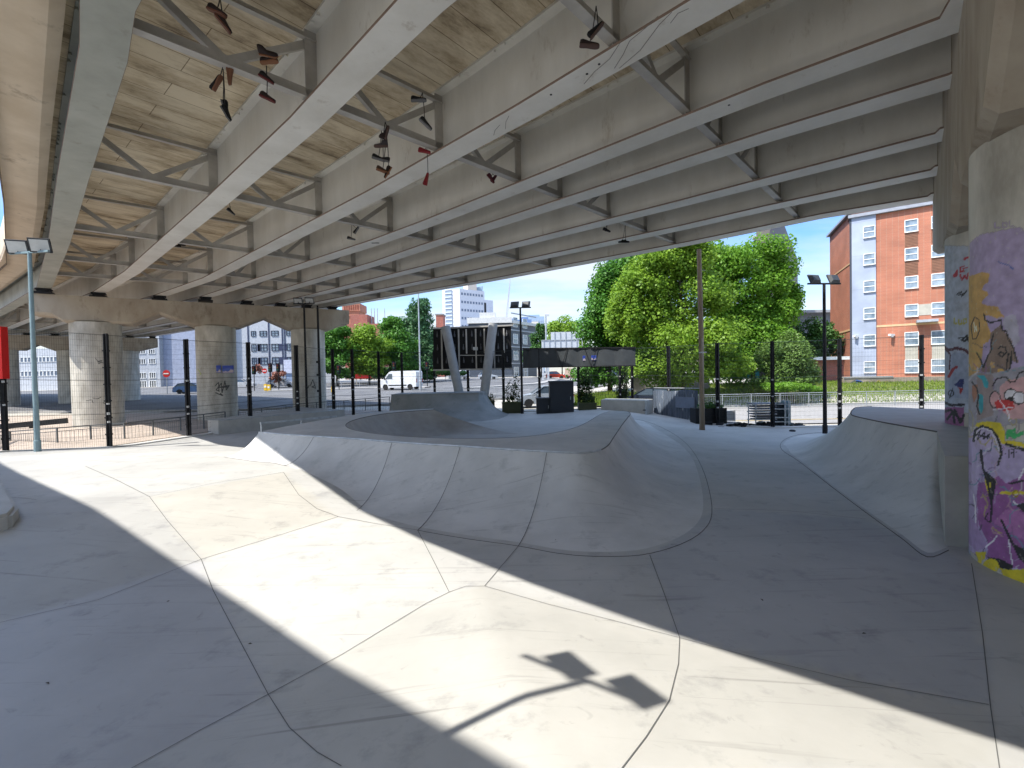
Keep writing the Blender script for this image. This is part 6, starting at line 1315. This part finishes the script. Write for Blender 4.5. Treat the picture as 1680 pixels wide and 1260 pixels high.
mb = MB(); mb.beam((mid_.x-.5, 300, mid_.z), (b.x, 300, b.z), .5, .5, Vector((0, 1, 0))); mb.beam((mid_.x+.5, 300, mid_.z), (b.x, 300, b.z), .4, .4, Vector((0, 1, 0)))
for k in range(12): u = k/12; p_ = mid_.lerp(b, u); mb.box((p_.x+.1, 300, p_.z), (1.1*(1-u)+.3, .3, .25))
mb.box((mid_.x+2, 300, mid_.z-1), (3, 1.5, 1.6)); wbuild(mb, 'jib', flat('crane grey', (.45, .47, .52)), t)
# --- long dark ribbed building above the big trees
lr = thing('ribbed_building', 'tall dark building with pale horizontal ribs rising behind the big trees', 'building', (40, 70, 1)); P0 = Vector((33.5-13.1, 60-18.8, 0)); tt = Vector((13.1, 18.8, 0)).normalized(); nn2 = Vector((-tt.y, tt.x, 0))
Q0 = Vector((A(1270, 375, 60).x, 60, 0)); P0 = Q0-tt*16; zR2 = A(1270, 375, 60).z
mb = MB(); boxb(mb, P0, tt, nn2, 0, 38, 0, zR2, -1.2, 0); wbuild(mb, 'wall', flat('wall brown grey', (.13, .115, .105)), lr)
mb = MB()
for k in range(7): boxb(mb, P0, tt, nn2, 0, 38, zR2-.25-k*1.5, zR2-.05-k*1.5, 0, .35)
wbuild(mb, 'rib', flat('rib pale', (.42, .42, .44)), lr)
t = thing('tower_block', 'dark blue slab just showing above the left shoulder of the big tree', 'building', A(1018, 600, 160)); a = A(1007, 600, 160); b = A(1032, 418, 160); mb = MB(); mb.box(((a.x+b.x)/2, 165, b.z/2), (b.x-a.x, 10, b.z)); wbuild(mb, 'wall', flat('slab blue', (.07, .10, .17)), t)
mb = MB()
for k in range(6): mb.box(((a.x+b.x)/2, 159.9, b.z-2-3*k), (b.x-a.x-.5, .2, .9))
wbuild(mb, 'window_band', flat('slab glass', (.12, .16, .24), .2), t)
t = thing('office_building', 'low grey building with a flat roof between the trees and brick block', 'building', A(1335, 560, 75)); a = A(1300, 600, 75); b = A(1372, 513, 75); mb = MB(); mb.box(((a.x+b.x)/2, 79, b.z/2), (b.x-a.x, 8, b.z)); wbuild(mb, 'wall', flat('grey block', (.20, .22, .25)), t); mb = MB(); mb.box(((a.x+b.x)/2, 78.5, b.z+.2), (b.x-a.x+.6, 9, .4)); wbuild(mb, 'roof', flat('roof mid', (.35, .36, .38)), t)

# ================================================================== trees
def tree(label, name, px, Y, clumps, m_, n, size, trunk=.3, seed=1, spread=.55, foot=None, group=None, sub=11):
    x = A(px, 600, Y).x; root = thing(name, label, 'tree' if 'tree' in name else 'shrub', (x, Y, gl(x, Y)), 0, group); z0 = root.location.z
    rr = random.Random(seed); Vs = []; tot = sum(c[2]*c[3] for c in clumps); mb = MB()
    top = max(A(c[0], c[1], Y).z for c in clumps)-z0
    mb.tube([(0, 0, -.2), (.05, 0, top*.3), (-.05, .1, top*.6), (0, 0, top*.85)], [trunk, trunk*.75, trunk*.45, trunk*.12], 9)
    for (cx_, cy_, rx, ry) in clumps:
        C = A(cx_, cy_, Y)-Vector((x, 0, z0)); C.y = 0; Rx = rx/F*Y; Rz = ry/F*Y; C.y = rr.uniform(-.25, .25)*Rx
        mb.tube([(0, 0, top*.3), (C.x*.5, C.y*.5, (top*.35+C.z)/2), (C.x, C.y, C.z)], [trunk*.4, trunk*.25, trunk*.06], 6)
        m_s = int(1.35*n*rx*ry/tot)
        for k in range(sub):
            while True:
                d = Vector((rr.uniform(-1, 1), rr.uniform(-1, 1), rr.uniform(-1, 1)))
                if .2 < d.length < 1: break
            d = d.normalized()*rr.uniform(.45, .8); q = C+Vector((d.x*Rx, d.y*Rx, d.z*Rz)); s_ = rr.uniform(.36, .56)
            Vs.append(leaves(m_s//sub, q, (Rx*s_*1.15, Rx*s_*1.15, Rz*s_), size, seed=rr.randrange(10**6), shell=.25))
    mb.build('trunk', MT['bark'], root, smooth_ang=50); leafmesh('crown', np.concatenate(Vs), m_, root); return root
tree('dark green tree forming the left shoulder of the big clump', 'broadleaf_tree', 1000, 43, [(1000, 470, 42, 40), (1010, 510, 45, 60), (1050, 420, 35, 25), (978, 520, 40, 45), (985, 575, 45, 40), (1035, 450, 40, 45), (1040, 540, 50, 60), (968, 610, 30, 30), (1020, 600, 40, 35)], MT['leaf_mid'], 36000, .26, seed=2, sub=14)
tree('bright yellow green tree in front of the middle of the big clump', 'broadleaf_tree', 1120, 37, [(1085, 445, 45, 40), (1130, 425, 45, 35), (1070, 500, 50, 45), (1140, 490, 60, 50), (1090, 560, 62, 45), (1160, 560, 58, 45), (1120, 610, 62, 30), (1030, 520, 35, 60), (1110, 405, 40, 22), (1060, 600, 40, 30), (1190, 600, 40, 25), (1060, 450, 40, 35)], MT['leaf_bright'], 62000, .20, seed=3, sub=14)
tree('large dark rounded tree at the right of the big clump', 'broadleaf_tree', 1235, 44, [(1190, 430, 50, 38), (1200, 545, 55, 50), (1240, 425, 45, 35), (1290, 500, 22, 45), (1275, 460, 38, 42), (1210, 490, 55, 45), (1270, 515, 42, 45), (1230, 550, 50, 45), (1180, 460, 40, 50), (1260, 570, 40, 35), (1200, 590, 50, 35), (1150, 415, 40, 25)], MT['leaf_fresh'], 52000, .25, seed=4, sub=14)
tree('loose mid green bush below the right side of the big clump', 'tall_shrub', 1290, 38, [(1270, 590, 35, 35), (1305, 585, 32, 38), (1320, 610, 25, 22), (1280, 625, 45, 18), (1300, 560, 25, 22)], MT['leaf_olive'], 15000, .17, trunk=.1, seed=5, sub=14)
tree('dark bush by the flat roofed grey building', 'tall_shrub', 1335, 55, [(1325, 550, 28, 28), (1350, 570, 25, 30), (1320, 590, 25, 22), (1345, 545, 20, 18)], MT['leaf_dark'], 9000, .26, trunk=.12, seed=6)
tree('low bright hedge at the foot of the annex', 'low_hedge', 1300, 36, [(1285, 634, 35, 8), (1320, 636, 25, 7), (1340, 640, 18, 6)], MT['leaf_fresh'], 5000, .13, trunk=.04, seed=7)
tree('pale green tree far behind the white gantry', 'broadleaf_tree', 922, 120, [(922, 535, 25, 20), (940, 550, 25, 22), (905, 560, 22, 20), (930, 575, 35, 14)], MT['leaf_bright'], 9000, .5, seed=8)
tree('dark narrow tree left of the camera mast', 'conifer_tree', 888, 105, [(888, 540, 9, 18), (884, 560, 13, 20), (880, 580, 22, 15), (872, 590, 16, 10)], MT['leaf_dark'], 7000, .4, seed=9)
tree('dark grey green tree with the tallest pointed crown behind the van', 'broadleaf_tree', 685, 92, [(688, 505, 20, 18), (680, 530, 28, 25), (700, 545, 24, 30), (672, 565, 30, 30), (705, 580, 22, 30), (690, 600, 30, 22)], MT['leaf_blue'], 20000, .42, seed=10, sub=14)
tree('bushy tree to the left of the tallest pointed one', 'broadleaf_tree', 645, 84, [(640, 545, 26, 20), (655, 565, 28, 25), (630, 580, 30, 24), (660, 595, 28, 20), (645, 530, 18, 12)], MT['leaf_mid'], 16000, .38, seed=11, sub=14)
tree('bright green rounded tree in the middle of the left row', 'broadleaf_tree', 605, 80, [(605, 550, 24, 20), (590, 568, 24, 22), (618, 572, 26, 20), (605, 595, 32, 20)], MT['leaf_bright'], 15000, .36, seed=12, sub=14)
tree('mid green tree just right of the third pier column', 'broadleaf_tree', 552, 78, [(550, 548, 26, 18), (538, 570, 22, 25), (562, 572, 26, 22), (550, 598, 32, 18)], MT['leaf_mid'], 15000, .36, seed=13, sub=14)
tree('dark hedge filling the foot of the left tree row', 'low_hedge', 640, 90, [(600, 612, 40, 10), (650, 610, 45, 12), (700, 612, 30, 12), (560, 612, 30, 10)], MT['leaf_dark'], 9000, .4, trunk=.1, seed=14)
tree('small reddish leafed street tree in front of the white office', 'small_tree', 457, 76, [(457, 615, 12, 7), (450, 622, 8, 6), (425, 605, 6, 8)], flat('copper leaf', (.30, .12, .08)), 2500, .22, trunk=.07, seed=15)
tree('dark bush on the far verge under the billboard', 'low_hedge', 730, 95, [(735, 610, 14, 6), (760, 612, 10, 4)], MT['leaf_dark'], 2500, .3, trunk=.06, seed=16)
tree('grey leafed shrub behind the middle planter', 'low_hedge', 1000, 48, [(995, 620, 14, 9), (1010, 622, 10, 8)], MT['leaf_dark'], 2500, .16, trunk=.05, seed=17)
# ================================================================== grass
def grass(label, inside, box_, n, hmin, hmax, f, seed, m_=None):
    g_ = np.random.default_rng(seed); x = box_[0]+(box_[1]-box_[0])*g_.random(n); y = box_[2]+(box_[3]-box_[2])*g_.random(n); V = []
    keep = [i for i in range(n) if inside(x[i], y[i])]
    for i in keep:
        z = f(x[i], y[i]); h = hmin+(hmax-hmin)*g_.random(); a = g_.random()*6.28; w = .045; lx, ly = (g_.random(2)-.5)*h*.7
        V += [(x[i]-w*math.cos(a), y[i]-w*math.sin(a), z-.02), (x[i]+w*math.cos(a), y[i]+w*math.sin(a), z-.02), (x[i]+lx+.01, y[i]+ly, z+h), (x[i]+lx-.01, y[i]+ly, z+h)]
    o = leafmesh('grass', np.array(V), m_ or MT['grass'], None); tag(o, label, kind='stuff')
patch('grass_bank', (8, 60, 35.3, 46), gl, 1.0, .02, MT['soil'], 'sloping green verge below the brick building', inside=inpoly([(10, 36), (12, 35.8), (60, 35.8), (60, 46), (14, 46)]))
grass('short grass on the sloping verge right of the trees', inpoly([(10, 36), (60, 36), (60, 46), (14, 46)]), (10, 50, 36, 46), 26000, .08, .25, gl, 3)
patch('grass_patch', (2, 13, 33, 43), gl, 1.0, .02, MT['soil'], 'verge of long grass behind the planters', inside=inpoly([(2.5, 34.5), (9, 34), (12.5, 38), (8, 42), (3, 40)]))
grass('long bright grass behind the planters', inpoly([(2.5, 34.5), (9, 34), (12.5, 38), (8, 42), (3, 40)]), (2, 13, 33.5, 42), 16000, .25, .6, gl, 4)
